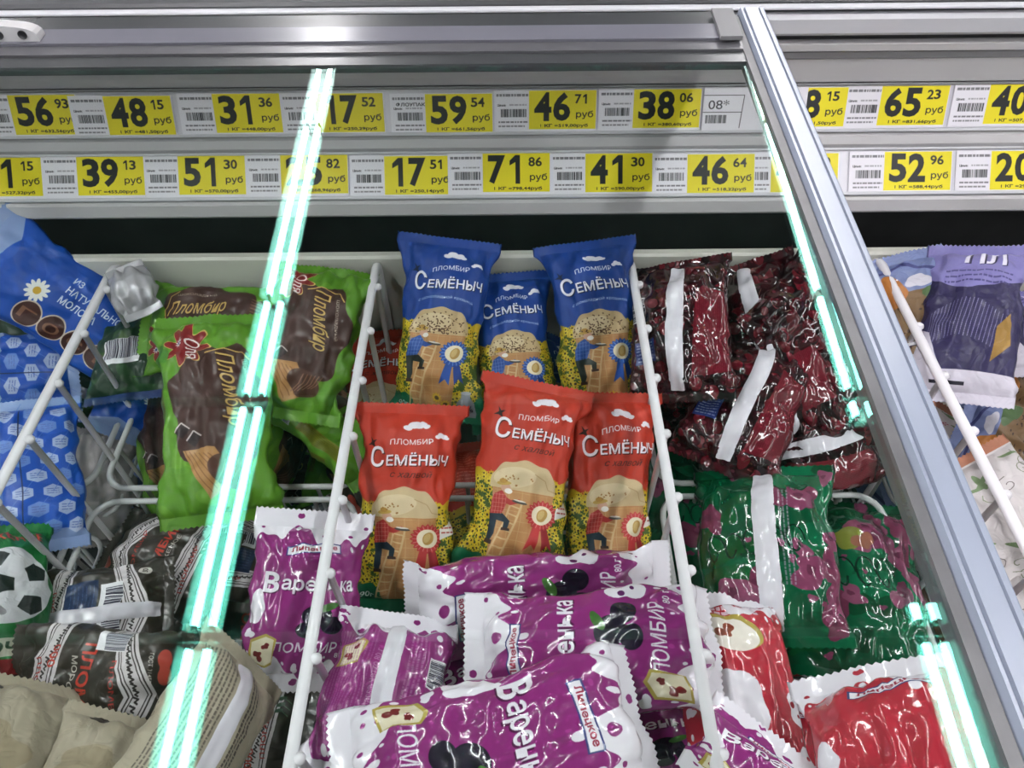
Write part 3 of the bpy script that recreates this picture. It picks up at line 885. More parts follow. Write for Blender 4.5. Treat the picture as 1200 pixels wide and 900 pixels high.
def art_cherry(name):
    rnd = random.Random(12)
    W, L = 130, 180
    c = Canvas(2 * W, L, 2.4, (30, 5, 10))
    for i in range(520):
        x, y, r = rnd.uniform(0, 2 * W), rnd.uniform(0, L), rnd.uniform(5, 8.5)
        col = rnd.choice(((104, 12, 28), (74, 8, 20), (128, 18, 36), (88, 8, 24), (52, 6, 16)))
        c.ell(x + .8, y - 1, r * 1.05, r * .95, (34, 6, 12)); c.ell(x, y, r, r * .9, col, rnd.uniform(0, 180))
        c.ell(x - r * .3, y + r * .3, r * .3, r * .22, tuple(min(255, q + 44) for q in col))
        if rnd.random() < .3: c.path([(x, y), (x + rnd.uniform(-9, 9), y + rnd.uniform(-9, 9))], .7, (120, 90, 70))
    # crimson panel with fine print beside the seam, blue stamp
    c.poly([(210, 24), (254, 30), (256, 120), (214, 128)], (138, 24, 44)); c.lines(214, 30, 252, 120, 18, .7, (176, 64, 80), rnd, True, .7)
    c.rect(150, 44, 176, 70, (48, 66, 150)); c.lines(152, 46, 174, 68, 6, 1.6, (196, 204, 232), rnd)
    c.barcode(140, 96, 162, 128, rnd, True)
    # dish with a yellow rim and lettering on the front
    c.ell(60, 120, 31, 20, (196, 150, 150)); c.ell(61, 121, 27, 16, (84, 18, 26)); c.ell(84, 126, 9, 4, (206, 168, 60), -30)
    for i in range(9): c.ell(48 + rnd.uniform(0, 30), 112 + rnd.uniform(0, 18), 5.5, 5, (120, 26, 38))
    c.ell(96, 88, 8, 9, (198, 176, 70)); c.ell(98, 87, 5.6, 7, (180, 140, 140))
    c.text('Ц', 70, 66, 9, 12, (214, 210, 216), bold=.0, shear=.2); c.lines(78, 62, 112, 70, 1, 5, (200, 196, 204), rnd)
    return c.image(name, 0.66)

def art_leaf(name):
    """deep green bag with pink spots"""
    rnd = random.Random(21)
    W, L = 150, 190
    c = Canvas(2 * W, L, 2.2, (8, 112, 68))
    for i in range(60):
        c.blob(rnd.uniform(0, 2 * W), rnd.uniform(0, L), rnd.uniform(8, 22), rnd.choice(((6, 96, 56), (10, 124, 78), (14, 104, 50), (10, 84, 46))), rnd, 1.5, .4)
    for i in range(70):
        x, y = rnd.uniform(0, 2 * W), rnd.uniform(0, L)
        r = rnd.choice((2, 3, 4, 9, 13, 16))
        c.blob(x, y, r, rnd.choice(((158, 72, 112), (144, 60, 96), (170, 88, 124))), rnd, rnd.uniform(.6, 1.3), .34)
        if r > 8: c.blob(x - 2, y + 2, r * .3, (124, 50, 84), rnd)
    for k in range(2):                                            # dark flourishes
        ox = 30 + k * 150
        for q in range(5):
            c.path([(ox + q * 17 + 10 * math.cos(t * .35) * (1 - t / 26), 90 + 14 * math.sin(t * .35) + q * 2) for t in range(18)], 1.8, (6, 66, 40))
    c.blob(70, 130, 12, (150, 160, 60), rnd); c.blob(82, 128, 9, (186, 116, 90), rnd)
    c.lines(236, 50, 246, 150, 3, 1.4, (196, 170, 190), rnd, True)
    return c.image(name, 0.72)

def art_navy(name):
    rnd = random.Random(31)
    W, L = 108, 185
    c = Canvas(2 * W, L, 2.4, (44, 40, 82))
    c.poly([(0, L), (0, 140), (50, 122), (W, 140), (2 * W, 130), (2 * W, L)], (132, 128, 188))
    c.text('ПЛ', 62, 162, 34, 20, (40, 36, 70), bold=.05); c.text('ПЛ', 61, 163, 34, 20, (222, 220, 232), bold=.03)
    c.lines(30, 128, 86, 146, 3, 2, (60, 54, 110), rnd)
    for k in range(22): c.path([(20 + k * 3, 52 + 14 * math.sin(k * .16)), (24 + k * 3, 92 + 18 * math.sin(k * .16))], .5, (150, 148, 186))
    c.rect(0, 0, 2 * W, 30, (208, 204, 216)); c.poly([(0, 28), (40, 28), (24, 70), (0, 80)], (208, 204, 216)); c.rect(30, 17, 60, 20, (40, 38, 52))
    c.poly([(76, 40), (92, 60), (88, 96), (78, 80)], (160, 124, 60))
    c.poly([(108, 30), (150, 120), (216, 90), (216, 30)], (200, 196, 212))
    return c.image(name)

def art_choc(name):
    rnd = random.Random(33)
    W, L = 108, 185
    c = Canvas(2 * W, L, 2.4, (126, 98, 64))
    for i in range(260):
        c.ell(rnd.uniform(0, 2 * W), rnd.uniform(0, 120), rnd.uniform(.8, 2.6), rnd.uniform(.6, 1.6), (70, 48, 34), rnd.uniform(0, 180))
    c.rect(0, 128, 2 * W, L, (128, 142, 190)); c.blob(40, 128, 20, (190, 120, 54), rnd); c.blob(70, 140, 10, (206, 204, 214), rnd); c.blob(90, 116, 16, (80, 110, 66), rnd)
    c.path([(20, 150), (60, 166), (90, 150)], 4, (70, 74, 130))
    for dx, dy, col in ((1.4, -1.2, (48, 36, 74)), (0, 0, (220, 218, 226))):
        c.text('ПОЛ', 54 + dx, 56 + dy, 74, 19, col, bold=.05, shear=.15)
    c.ell(56, 28, 24, 9, (54, 46, 110)); c.text('АЯ', 56, 28, 22, 8, (200, 198, 220), bold=.02, shear=.3)
    c.rect(0, 0, 2 * W, 10, (204, 202, 212))
    return c.image(name)

def art_floral(name):
    rnd = random.Random(35)
    W, L = 108, 185
    c = Canvas(2 * W, L, 2.4, (206, 200, 200))
    for i in range(22):
        x, y = rnd.uniform(0, 2 * W), rnd.uniform(0, L)
        c.path([(x + (12 - t * .8) * math.cos(t * .55 + i), y + (12 - t * .8) * math.sin(t * .55 + i)) for t in range(14)], .9, rnd.choice(((110, 100, 100), (130, 140, 110), (150, 110, 120))))
    for i in range(16):
        x, y = rnd.uniform(0, 2 * W), rnd.uniform(0, L)
        c.star(x, y, 6.5, 6, .25, (176, 60, 96)); c.star(x, y, 4.6, 6, .25, (220, 200, 204)); c.ell(x, y, 1.8, 1.8, (150, 40, 70))
    for i in range(26):
        c.ell(rnd.uniform(0, 2 * W), rnd.uniform(0, L), 12, 2.6, (128, 154, 110), rnd.uniform(0, 180))
    c.rect(0, L - 14, 2 * W, L, (186, 124, 96))
    return c.image(name)

def art_ball(name):
    """green pack with a football and white milk print"""
    rnd = random.Random(41)
    W, L = 110, 190
    c = Canvas(2 * W, L, 2.4, (30, 122, 58))
    for i in range(20): c.blob(rnd.uniform(0, 2 * W), rnd.uniform(0, L), rnd.uniform(8, 18), (24, 104, 48), rnd)
    for bx in (58, 168):
        c.ell(bx, 112, 42, 40, (206, 208, 212))
        for k in range(6):
            a = k * 1.047 + .4; r = 0 if k == 5 else 30
            x, y = bx + r * math.cos(a * 1.2), 112 + r * math.sin(a * 1.2)
            c.poly([(x + 11 * math.cos(j * 1.2566 + a), y + 11 * math.sin(j * 1.2566 + a)) for j in range(5)], (38, 48, 46))
    c.rect(0, 40, 2 * W, 58, (206, 206, 186))
    c.text('МОЛОЧНАЯ', 56, 48, 86, 12, (44, 86, 52), bold=.03, shear=.2)
    c.rect(0, 26, 2 * W, 38, (140, 34, 36))
    c.text('МОРОЖЕНОЕ', 56, 168, 80, 11, (214, 70, 60), bold=.03)
    c.rect(0, 0, 2 * W, 26, (62, 40, 34))
    return c.image(name)

def art_forest(name):
    rnd = random.Random(51)
    W, L = 110, 190
    c = Canvas(2 * W, L, 2.2, (30, 62, 40))
    for i in range(40):
        c.ell(rnd.uniform(0, 2 * W), rnd.uniform(0, L), rnd.uniform(14, 30), rnd.uniform(3, 8), rnd.choice(((44, 84, 44), (24, 50, 34), (66, 100, 46), (36, 72, 44))), rnd.uniform(0, 180))
    c.barcode(140, 60, 180, 110, rnd); c.barcode(30, 60, 70, 110, rnd)
    c.rect(0, 0, 2 * W, 14, (28, 52, 110)); c.rect(0, L - 12, 2 * W, L, (28, 52, 110))
    return c.image(name)

PM = {
    'forest': print_mat('print_forest', art_forest('forest_pack'), 0.35, 0.15, 0.2, 30),
    'cup_orange': print_mat('print_orange_cup', art_cup('orange_cup', (196, 56, 36), False), 0.42, 0.0, 0.14, 26),
    'cup_blue': print_mat('print_blue_cup', art_cup('blue_cup', (24, 66, 152), True), 0.42, 0.0, 0.14, 26),
    'purple': print_mat('print_purple', art_berry('purple_bar', (152, 48, 128), (104, 40, 104), True, (36, 24, 46)), 0.22, 0.9, 0.11, 22),
    'red': print_mat('print_red', art_berry('red_bar', (194, 48, 64), (170, 34, 50), False, (150, 20, 30)), 0.24, 0.9, 0.11, 22),
    'red_side': print_mat('print_red_side', art_berry('red_side', (194, 48, 64), (170, 34, 50), False, (150, 20, 30), True), 0.24, 0.9, 0.11, 22),
    'green': print_mat('print_green', art_green('green_pack'), 0.36, 0.15, 0.2, 30),
    'milk': print_mat('print_milk', art_milk('milk_pack', True), 0.36, 0.1, 0.2, 30),
    'brown': print_mat('print_brown', art_brown('brown_pack'), 0.32, 0.3, 0.3, 34),
    'beige': print_mat('print_beige', art_beige('beige_pack'), 0.5, 0.0, 0.25, 50),
    'cherry': print_mat('print_cherry', art_cherry('cherry_bag'), 0.25, 0.9, 0.24, 22, 0.0, 0.15),
    'leaf': print_mat('print_leaf', art_leaf('leaf_bag'), 0.25, 0.9, 0.14, 16, 0.0, 0.15),
    'navy': print_mat('print_navy', art_navy('navy_pack'), 0.4, 0.1, 0.2, 55),
    'choc': print_mat('print_choc', art_choc('choc_pack'), 0.4, 0.1, 0.25, 55),
    'floral': print_mat('print_floral', art_floral('floral_pack'), 0.4, 0.1, 0.25, 55),
    'ball': print_mat('print_ball', art_ball('ball_pack'), 0.35, 0.15, 0.2, 55),
}
M['foil'] = plain('crumpled_silver_film', (176, 175, 180), 0.25, metal=0.3, var=0.15, scale=50, bump=0.8)
M['greyfilm'] = plain('crumpled_grey_film', (150, 146, 144), 0.3, var=0.12, scale=40, bump=0.7)
PM['foil'] = M['foil']; PM['greyfilm'] = M['greyfilm']

# ================================================================== PRICE TAGS
def tag_image(price, kop, perkg, extra, blank, k):
    rnd = random.Random(str(k))
    w, h = 120, 50
    c = Canvas(w, h, 2.2, (236, 234, 240))
    ink = (34, 36, 38)
    if blank:
        c.text('08*', 18, 31, 24, 11, (60, 60, 64), bold=.0)
        c.line(0, 22, 45, 22, .6, ink); c.line(44, 3, 47, 42, .8, ink); c.line(0, 42, 47, 42, .6, ink)
        c.barcode(2, 6, 30, 19, rnd, bg=(236, 234, 240), col=ink)
        return c.image('tag_%s' % k, 1.0)
    c.rect(41, 3.2, 119, 49, (232, 218, 40))
    c.lines(3, 42, 40, 46, 1, 3.0, (84, 84, 88), rnd, al=.75)
    if extra:
        c.text(extra, 24, 37, 34, 4.6, ink, bold=.02)
    c.text('Цена:', 9, 32, 10, 3.2, ink, bold=.02); c.lines(18, 31, 38, 34, 1, 1.8, (150, 150, 154), rnd)
    c.barcode(6, 15, 39, 28, rnd, bg=(236, 234, 240), col=ink)
    c.lines(5, 11, 39, 13, 1, 1.8, (90, 90, 94), rnd); c.lines(5, 6, 36, 8, 1, 1.8, (110, 110, 114), rnd)
    def digits(s, x0, y, w, h, bold):
        for i, ch in enumerate(s):
            cx = x0 + (i + .5) * w * 1.1
            if ch == '1':
                b = w * .27
                c.rect(cx, y - h / 2, cx + b, y + h / 2, ink)
                c.poly([(cx + b, y + h / 2), (cx, y + h / 2), (cx - w * .34, y + h * .30), (cx - w * .34, y + h * .14), (cx + .2, y + h * .26)], ink)
            else:
                c.text(ch, cx, y, w, h, ink, bold=bold)
    digits(price, 46, 30, 20, 34, .035)
    digits(kop, 94, 39, 7.4, 11, .02)
    c.text('руб', 106, 20, 20, 10, ink, bold=.01)
    c.text('1 КГ =%sруб' % perkg, 82, 7.0, 56, 4.6, ink, bold=.02)
    return c.image('tag_%s' % k, 1.0)

UP = [(15, '56', '93', '632,56', 112), (126, '48', '15', '481,50', 113), (252, '31', '36', '448,00', 110), (372, '17', '52', '250,29', 109.5),
      (499, '59', '54', '661,56', 110), (620, '46', '71', '519,00', 106), (742, '38', '06', '380,60', 104.5), (868, '08*', '', '', 104),
      (905, '14', '30', '286,00', 103.5), (912, '28', '15', '281,50', 103), (1030, '65', '23', '831,66', 101), (1155, '40', '62', '507,75', 99)]
LO = [(-28, '51', '15', '527,32', 185), (92, '39', '13', '455,00', 184), (210, '51', '30', '570,00', 183), (330, '25', '82', '268,96', 182),
      (451, '17', '51', '250,14', 183), (566, '71', '86', '798,44', 180), (686, '41', '30', '590,00', 180), (805, '46', '64', '518,22', 181),
      (903, '44', '10', '490,00', 180), (1035, '52', '96', '588,44', 178), (1160, '20', '74', '296,28', 177)]
def price_tag(px, price, kop, perkg, row, which, k):
    """yellow field starts at photo column px; 120 px wide card seated in the rail"""
    y_, z_, tl = prof(row + 24)
    nn = Vector((0, -math.cos(math.radians(tl)), math.sin(math.radians(tl))))
    blank = price == '08*'
    xl, xr = px - 41, px + 79
    if blank: xl, xr = 823, 943
    xm = (xl + xr) / 2
    # seat the card on the leaning rail: rows are read at the card's own column
    off = row + 24 - 450
    def onface(px_, row_):
        d = ray(px_, row_)
        # plane through (y_, z_) with normal nn
        q = nn.dot(Vector((0, y_, z_)) - CAM) / nn.dot(d)
        return CAM + d * q
    a, b = onface(xl, row + 49), onface(xr, row + 49)
    w = b.x - a.x
    w = (onface(xm + 60, row + 24).x - onface(xm - 60, row + 24).x)
    hgt = (onface(xm, row) - onface(xm, row + 49)).length
    mid = onface(xm, row + 24)
    base = mid - Vector((w / 2, 0, 0)) - Vector((0, math.sin(math.radians(tl)), math.cos(math.radians(tl)))) * (hgt / 2) + nn * (0.0016 + 0.0007 * (k % 2) + (0.0014 if blank else 0))
    ztop, zbot = hgt, 0.0
    ORDT = ['leftmost', 'second', 'third', 'fourth', 'fifth', 'sixth', 'seventh', 'eighth', 'ninth', 'tenth', 'eleventh', 'twelfth']
    lab = ('small white card reading 08* with a barcode in the upper price rail' if blank else
           'yellow and white price tag reading %s %s, %s from the left in the %s rail' % (price, kop, ORDT[k], which)).replace('leftmost from the left', 'leftmost')
    me = mesh('tag', [(0, 0, 0), (w, 0, 0), (w, 0, ztop - zbot), (0, 0, ztop - zbot), (0, .0006, 0), (w, .0006, 0), (w, .0006, ztop - zbot), (0, .0006, ztop - zbot)],
              [(0, 1, 2, 3), (5, 4, 7, 6), (4, 5, 1, 0), (3, 2, 6, 7), (4, 0, 3, 7), (1, 5, 6, 2)])
    uvl = me.uv_layers.new(name='UVMap')
    for p in me.polygons:
        for li, vi in zip(p.loop_indices, p.vertices):
            co = me.vertices[vi].co
            uvl.data[li].uv = (co.x / w, co.z / (ztop - zbot)) if p.index < 2 else (0.01, 0.01)
    mt = print_mat('tag_print', tag_image(price, kop, perkg, 'ФЛОУПАК' if price == '59' else None, blank, which[0] + str(k)), 0.35, 0.0, 0.0)
    o = link('price_tag', me, mt)
    o.location = base
    o.rotation_euler = (-math.radians(tl), 0, 0)
    tag(o, lab, 'price tag', 'price tags in the back rails')
for k, (px, p, q, g, row) in enumerate(UP): price_tag(px, p, q, g, row, 'upper', k)
for k, (px, p, q, g, row) in enumerate(LO): price_tag(px, p, q, g, row, 'lower', k)
# ================================================================== PACK GEOMETRY
def vnoise(p, seed):
    i = np.floor(p).astype(np.int64); f = p - i; f = f * f * (3 - 2 * f)
    def h(a, b, c):
        n = (a * 374761393 + b * 668265263 + c * 1440662683 + seed * 974634777) & 0xFFFFFFFF
        n = ((n ^ (n >> 13)) * 1274126177) & 0xFFFFFFFF
        return ((n ^ (n >> 16)) & 0xFFFF) / 65535.0
    r = 0
    for dx in (0, 1):
        for dy in (0, 1):
            for dz in (0, 1):
                w = (f[..., 0] if dx else 1 - f[..., 0]) * (f[..., 1] if dy else 1 - f[..., 1]) * (f[..., 2] if dz else 1 - f[..., 2])
                r = r + w * h(i[..., 0] + dx, i[..., 1] + dy, i[..., 2] + dz)
    return r * 2 - 1

def ss(x):
    x = np.clip(x, 0, 1); return x * x * (3 - 2 * x)

def pack_geom(L, W, T, e0, e1, t0, t1, seed, crump=1.0, bend=0.0, fold0=0.0, fold1=0.0, twist=0.0, narrow=0.14, N=92, M_=58):
    """closed film tube with two flat crimped ends; local x across, y along, z out of the printed face"""
    rows = np.concatenate([np.linspace(0, e0, 4), np.linspace(e0, L - e1, M_ - 6)[1:-1], np.linspace(L - e1, L, 4)])
    v = rows[:, None]
    s = (np.arange(N) * 2.0 / N)[None, :]
    front = s < 1
    sp = np.where(front, 2 * s - 1, 3 - 2 * s)
    infl = np.clip(np.sin(np.clip((v - e0) / t0, 0, 1) * math.pi / 2), 0, 1) ** .8 * np.clip(np.sin(np.clip((L - e1 - v) / t1, 0, 1) * math.pi / 2), 0, 1) ** .8
    a = W / 2 * (1 - narrow * infl)
    b = 0.0005 + T / 2 * infl
    k = infl * .8
    x = a * ((1 - k) * sp + k * np.sin(sp * math.pi / 2))
    z = b * np.maximum(np.cos(sp * math.pi / 2), 0) ** .8 * np.where(front, 1, -1)
    y = np.broadcast_to(v, x.shape).copy()
    # crimp ribs and saw-tooth ends
    rib = np.where(np.arange(N) % 2 == 0, 1, -1)[None, :] * np.where(front, 1, 1)
    inseal = ((v <= e0 + 1e-9) | (v >= L - e1 - 1e-9))
    z = z + np.where(inseal, rib * 0.0004, 0)
    y[0, ::2] -= 0.0017; y[-1, ::2] += 0.0017
    P = np.stack([x, y, z], -1)
    # film crumples along the surface normal
    dj = np.roll(P, -1, 1) - np.roll(P, 1, 1)
    di = np.gradient(P, axis=0)
    nrm = np.cross(dj, di); nrm /= (np.linalg.norm(nrm, axis=-1, keepdims=True) + 1e-12)
    nrm *= np.sign((nrm * P * [1, 0, 1]).sum(-1, keepdims=True) + 1e-12)
    q = P * 1000
    st = np.array([1.0, .55, 1.0])
    n1 = vnoise(q / 34 + 11, seed); n2 = 1 - 2 * np.abs(vnoise(q * st / 19 + 5, seed + 7)); n3 = 1 - 2 * np.abs(vnoise(q * st / 9 + 3, seed + 13))
    d = crump * (0.0028 * n1 + 0.0030 * n2 + 0.0014 * n3) * np.clip(infl * 2.2, 0, 1)
    ee = np.exp(-((v - e0) / (t0 * .55)) ** 2) + np.exp(-((L - e1 - v) / (t1 * .55)) ** 2)
    pl = np.sin(sp * 11 + 3.0 * vnoise(np.stack([sp * 2 + 0 * v, v * 40 + 0 * sp, 0 * sp + 0 * v + seed], -1), seed + 3) + seed)
    d = d + crump * 0.0026 * pl * ee * np.clip(infl * 3, 0, 1)
    P = P + nrm * d[..., None]
    # slack of the whole sheet (moves both faces together)
    cx = np.stack([P[..., 0] * 22, P[..., 1] * 22, 0 * z + seed * 1.7], -1)
    sheet = vnoise(cx, seed + 21) * 0.0045 * crump + vnoise(cx * 2.3, seed + 22) * 0.002 * crump
    P[..., 2] += sheet * (1.0 - .55 * infl)
    P[..., 0] += vnoise(np.stack([0 * z, P[..., 1] * 16, 0 * z + seed * 2.3], -1), seed + 5) * 0.003 * crump
    # bend of the spine
    th = bend * (rows / L - .5) + fold1 * ss((rows - (L - e1 - t1 * .5)) / (t1 * .6)) - fold0 * ss((e0 + t0 * .5 - rows) / (t0 * .6))
    ds = np.diff(rows); tm = (th[1:] + th[:-1]) / 2
    sy = np.concatenate([[0], np.cumsum(ds * np.cos(tm))]); sz = np.concatenate([[0], np.cumsum(-ds * np.sin(tm))])
    off = P[..., 1] - rows[:, None]
    c, sn = np.cos(th)[:, None], np.sin(th)[:, None]
    Y = sy[:, None] + off * c + P[..., 2] * sn
    Z = sz[:, None] - off * sn + P[..., 2] * c
    ca = math.atan2(sz[-1], sy[-1]); ch = math.hypot(sz[-1], sy[-1])
    c2, s2 = math.cos(-ca), math.sin(-ca)
    Y, Z = Y * c2 - Z * s2, Y * s2 + Z * c2
    X = P[..., 0]
    tw = (twist * (rows / L - .5))[:, None]
    X, Z = X * np.cos(tw) + Z * np.sin(tw), -X * np.sin(tw) + Z * np.cos(tw)
    return np.stack([X, Y, Z], -1), rows, ch

def grid_me(name, P, rows, L, r0, r1, mat):
    """mesh of rows r0..r1 of the film tube"""
    M_, N = r1 - r0 + 1, P.shape[1]
    me = bpy.data.meshes.new(name)
    V = P[r0:r1 + 1].reshape(-1, 3)
    ii, jj = np.meshgrid(np.arange(M_ - 1), np.arange(N), indexing='ij')
    j2 = (jj + 1) % N
    F4 = np.stack([ii * N + jj, ii * N + j2, (ii + 1) * N + j2, (ii + 1) * N + jj], -1).reshape(-1, 4)
    # front runs left to right: this order faces outward after the flip below
    F4 = F4[:, ::-1]
    nf = len(F4)
    me.vertices.add(len(V)); me.vertices.foreach_set('co', V.astype(np.float32).ravel())
    me.loops.add(nf * 4); me.loops.foreach_set('vertex_index', F4.astype(np.int32).ravel())
    me.polygons.add(nf); me.polygons.foreach_set('loop_start', np.arange(0, nf * 4, 4, dtype=np.int32))
    me.polygons.foreach_set('use_smooth', np.ones(nf, bool))
    uvl = me.uv_layers.new(name='UVMap')
    vv = rows[r0:r1 + 1] / L
    U = np.stack([jj / N, (jj + 1) / N, (jj + 1) / N, jj / N], -1).reshape(-1, 4)[:, ::-1]
    Vv = np.stack([vv[ii], vv[ii], vv[ii + 1], vv[ii + 1]], -1).reshape(-1, 4)[:, ::-1]
    uvl.data.foreach_set('uv', np.stack([U, Vv], -1).astype(np.float32).ravel())
    me.update(calc_edges=True); me.validate()
    me.materials.append(mat)
    return me

def fin_me(P, rows, width, mat):
    """folded-over seam lying along the middle of the back"""
    N = P.shape[1]
    cj = 3 * N // 4
    half = max(2, int(width / (np.linalg.norm(P[len(rows) // 2, cj + 1] - P[len(rows) // 2, cj]) + 1e-9) / 2))
    cols = list(range(cj - half - 1, cj + half + 2))
    V, Fc = [], []
    mi = len(rows) // 2
    def nor(i, j):
        n = np.cross(P[i, (j + 1) % N] - P[i, j - 1], P[i + 1, j] - P[i - 1, j])
        return n / (np.linalg.norm(n) + 1e-12)
    sg = 1.0 if nor(mi, cj) @ (P[mi, cj] - P[mi].mean(0)) > 0 else -1.0
    R0, R1 = 4, len(rows) - 4
    for i in range(R0, R1):
        for k, j in enumerate(cols):
            h = -0.0004 if k in (0, len(cols) - 1) else 0.0012
            V.append(P[i, j] + nor(i, j) * sg * h)
    m_ = len(cols)
    for i in range(R1 - R0 - 1):
        for k in range(m_ - 1):
            Fc.append((i * m_ + k, i * m_ + k + 1, (i + 1) * m_ + k + 1, (i + 1) * m_ + k))
    me = mesh('fin', V, Fc, True)
    me.materials.append(mat)
    return me

DIM = {  # width, thickness, end seal lengths, taper lengths
    'cup_orange': (.126, .046, .012, .010, .05, .055), 'cup_blue': (.126, .046, .012, .010, .05, .055),
    'purple': (.112, .040, .016, .016, .035, .035), 'red': (.118, .040, .016, .016, .035, .035),
    'red_side': (.118, .040, .016, .016, .035, .035),
    'green': (.128, .042, .012, .012, .045, .045), 'milk': (.125, .045, .012, .012, .04, .04),
    'brown': (.112, .044, .010, .010, .04, .04), 'beige': (.118, .044, .010, .010, .04, .04),
    'cherry': (.125, .055, .010, .010, .05, .05), 'leaf': (.150, .055, .010, .010, .05, .05),
    'navy': (.110, .040, .012, .012, .04, .04), 'choc': (.112, .042, .012, .012, .04, .04),
    'floral': (.112, .040, .012, .012, .04, .04), 'forest': (.11, .04, .010, .010, .04, .04), 'ball': (.115, .045, .010, .010, .04, .04),
    'foil': (.07, .03, .008, .008, .03, .03), 'greyfilm': (.08, .035, .008, .008, .03, .03),
}
NAMES = {'cup_orange': 'ice_cream_cup_pack', 'cup_blue': 'ice_cream_cup_pack', 'purple': 'ice_cream_bar_pack', 'red': 'ice_cream_bar_pack', 'red_side': 'ice_cream_bar_pack',
         'green': 'chocolate_ice_cream_pack', 'milk': 'milk_ice_cream_pack', 'brown': 'ice_cream_pack', 'beige': 'ice_cream_pack',
         'cherry': 'cherry_bag', 'leaf': 'berry_bag', 'navy': 'ice_cream_pack', 'choc': 'ice_cream_pack', 'floral': 'ice_cream_pack', 'ball': 'milk_ice_cream_pack', 'forest': 'ice_cream_pack',
         'foil': 'foil_wrapper', 'greyfilm': 'film_wrapper'}
CATS = {'cherry': 'bag', 'leaf': 'bag', 'foil': 'wrapper', 'greyfilm': 'wrapper'}

PACKS = []
def pack(kind, bot, top, label, roll=0.0, seed=1, w=None, t=None, fin=True, group=None, _try=0, lim=0.724, **kw):
    """bot/top = (px, py, z) of the two ends of the pack; roll turns it about its long axis (180 shows the back)"""
    P0, P1 = at(*bot), at(*top)
    ay = (P1 - P0); ch = ay.length; ay.normalize()
    mid = (P0 + P1) / 2
    az = (CAM - mid).normalized(); az = (az - ay * az.dot(ay)).normalized()
    ax = ay.cross(az)
    r = math.radians(roll)
    ax, az = ax * math.cos(r) - az * math.sin(r), ax * math.sin(r) + az * math.cos(r)
    W, T, e0, e1, t0, t1 = DIM[kind]
    W = w or W; T = t or T
    L = ch
    if kind.startswith('cup'): kw.setdefault('narrow', .27)
    P, rows, c2 = pack_geom(L, W, T, e0, e1, t0, t1, seed, **kw)
    P = P * np.array([1, ch / c2, 1])
    ymax = max(ax.y * q[0] + ay.y * q[1] + az.y * q[2] + P0.y for q in P[::3, ::4].reshape(-1, 3))
    if ymax > lim and _try < 4:
        k = ((lim - .008) / ymax) ** (1 if _try == 0 else 1.2)
        return pack(kind, (bot[0], bot[1], bot[2] * k), (top[0], top[1], top[2] * k), label, roll, seed, w, t, fin, group, _try + 1, lim, **kw)
    root = empty(NAMES[kind], P0, label, CATS.get(kind, 'ice cream pack'), group)
    mw = Matrix.Identity(4)
    for i in range(3):
        mw[i][0] = ax[i]; mw[i][1] = ay[i]; mw[i][2] = az[i]; mw[i][3] = P0[i]
    root.matrix_world = mw
    mt = PM[kind]
    R = len(rows)
    link('pouch', grid_me('pouch', P, rows, L, 3, R - 4, mt), None, root)
    link('end_seal', grid_me('end_seal', P, rows, L, 0, 3, mt), None, root)
    link('end_seal', grid_me('end_seal', P, rows, L, R - 4, R - 1, mt), None, root)
    R3 = np.array([list(ax), list(ay), list(az)])
    G = P[::3, ::4]
    if lim < .75: PACKS.append([root, G.reshape(-1, 3) @ R3 + np.array(list(P0)), G.shape[:2]])
    if fin:
        link('back_seam', fin_me(P, rows, 0.014 if kind != 'leaf' else 0.022, M['seam']), None, root)
    return root

# ------------------------------------------------------------------ centre: cup packs
pack('cup_blue', (508, 492, -.70), (527, 280, -.565), 'blue cup pack with a bent top corner, leftmost of the three blue ones', roll=-8, seed=2, twist=.45, crump=1.3)
pack('cup_blue', (610, 505, -.75), (592, 320, -.64), 'blue cup pack in the middle, lower than its two blue neighbours', roll=6, seed=8, w=.118)
pack('cup_blue', (712, 492, -.70), (686, 282, -.565), 'blue cup pack rising highest, beside the dark cherry bags', roll=12, seed=4, twist=-.3, crump=1.3)
pack('cup_orange', (452, 560, -.82), (446, 388, -.74), 'orange cup pack buried behind the leftmost blue one', roll=-10, seed=15)
pack('cup_blue', (655, 560, -.80), (648, 392, -.74), 'blue cup pack buried between two blue ones, sunflower print showing', roll=50, seed=16)
pack('cup_orange', (471, 715, -.745), (482, 474, -.615), 'orange cup pack left of the other two, beside the wire divider', roll=-4, seed=5, crump=1.3)
pack('cup_orange', (592, 690, -.70), (634, 446, -.585), 'orange cup pack in the centre, tilted and in front of its neighbours', roll=4, seed=6, twist=.3, crump=1.3)
pack('cup_orange', (716, 705, -.765), (712, 462, -.635), 'orange cup pack on the right, partly behind the tilted orange one', roll=22, seed=7, crump=1.3)
pack('cup_orange', (556, 700, -.84), (548, 520, -.79), 'orange cup pack buried between the front orange packs, lying deep', roll=170, seed=18, fin=False)

# ------------------------------------------------------------------ centre front: purple bars
pack('purple', (790, 700, -.685), (472, 712, -.675), 'purple bar wrapper lying crosswise right below the orange cups', roll=-22, seed=21, twist=-.5, crump=1.4, fold1=.6, fold0=-.4)
pack('purple', (430, 920, -.650), (468, 722, -.68), 'purple bar wrapper showing its back with a white seam', roll=178, seed=22, crump=1.2)
pack('purple', (838, 762, -.640), (545, 768, -.645), 'purple bar wrapper on top of the pile, lettering upright to the right', roll=8, seed=23, bend=.3, crump=1.25, fold0=.7, fold1=-.35)
pack('purple', (392, 925, -.615), (752, 838, -.61), 'purple bar wrapper at the front edge with a torn white end', roll=-14, seed=24, bend=.25, crump=1.25, fold1=.55)
pack('purple', (600, 880, -.74), (530, 725, -.72), 'purple bar wrapper wedged deep in the pile, dim and half hidden', roll=15, seed=25)
pack('purple', (780, 960, -.70), (745, 800, -.71), 'purple bar wrapper under the front one beside the right wire divider', roll=10, seed=26)
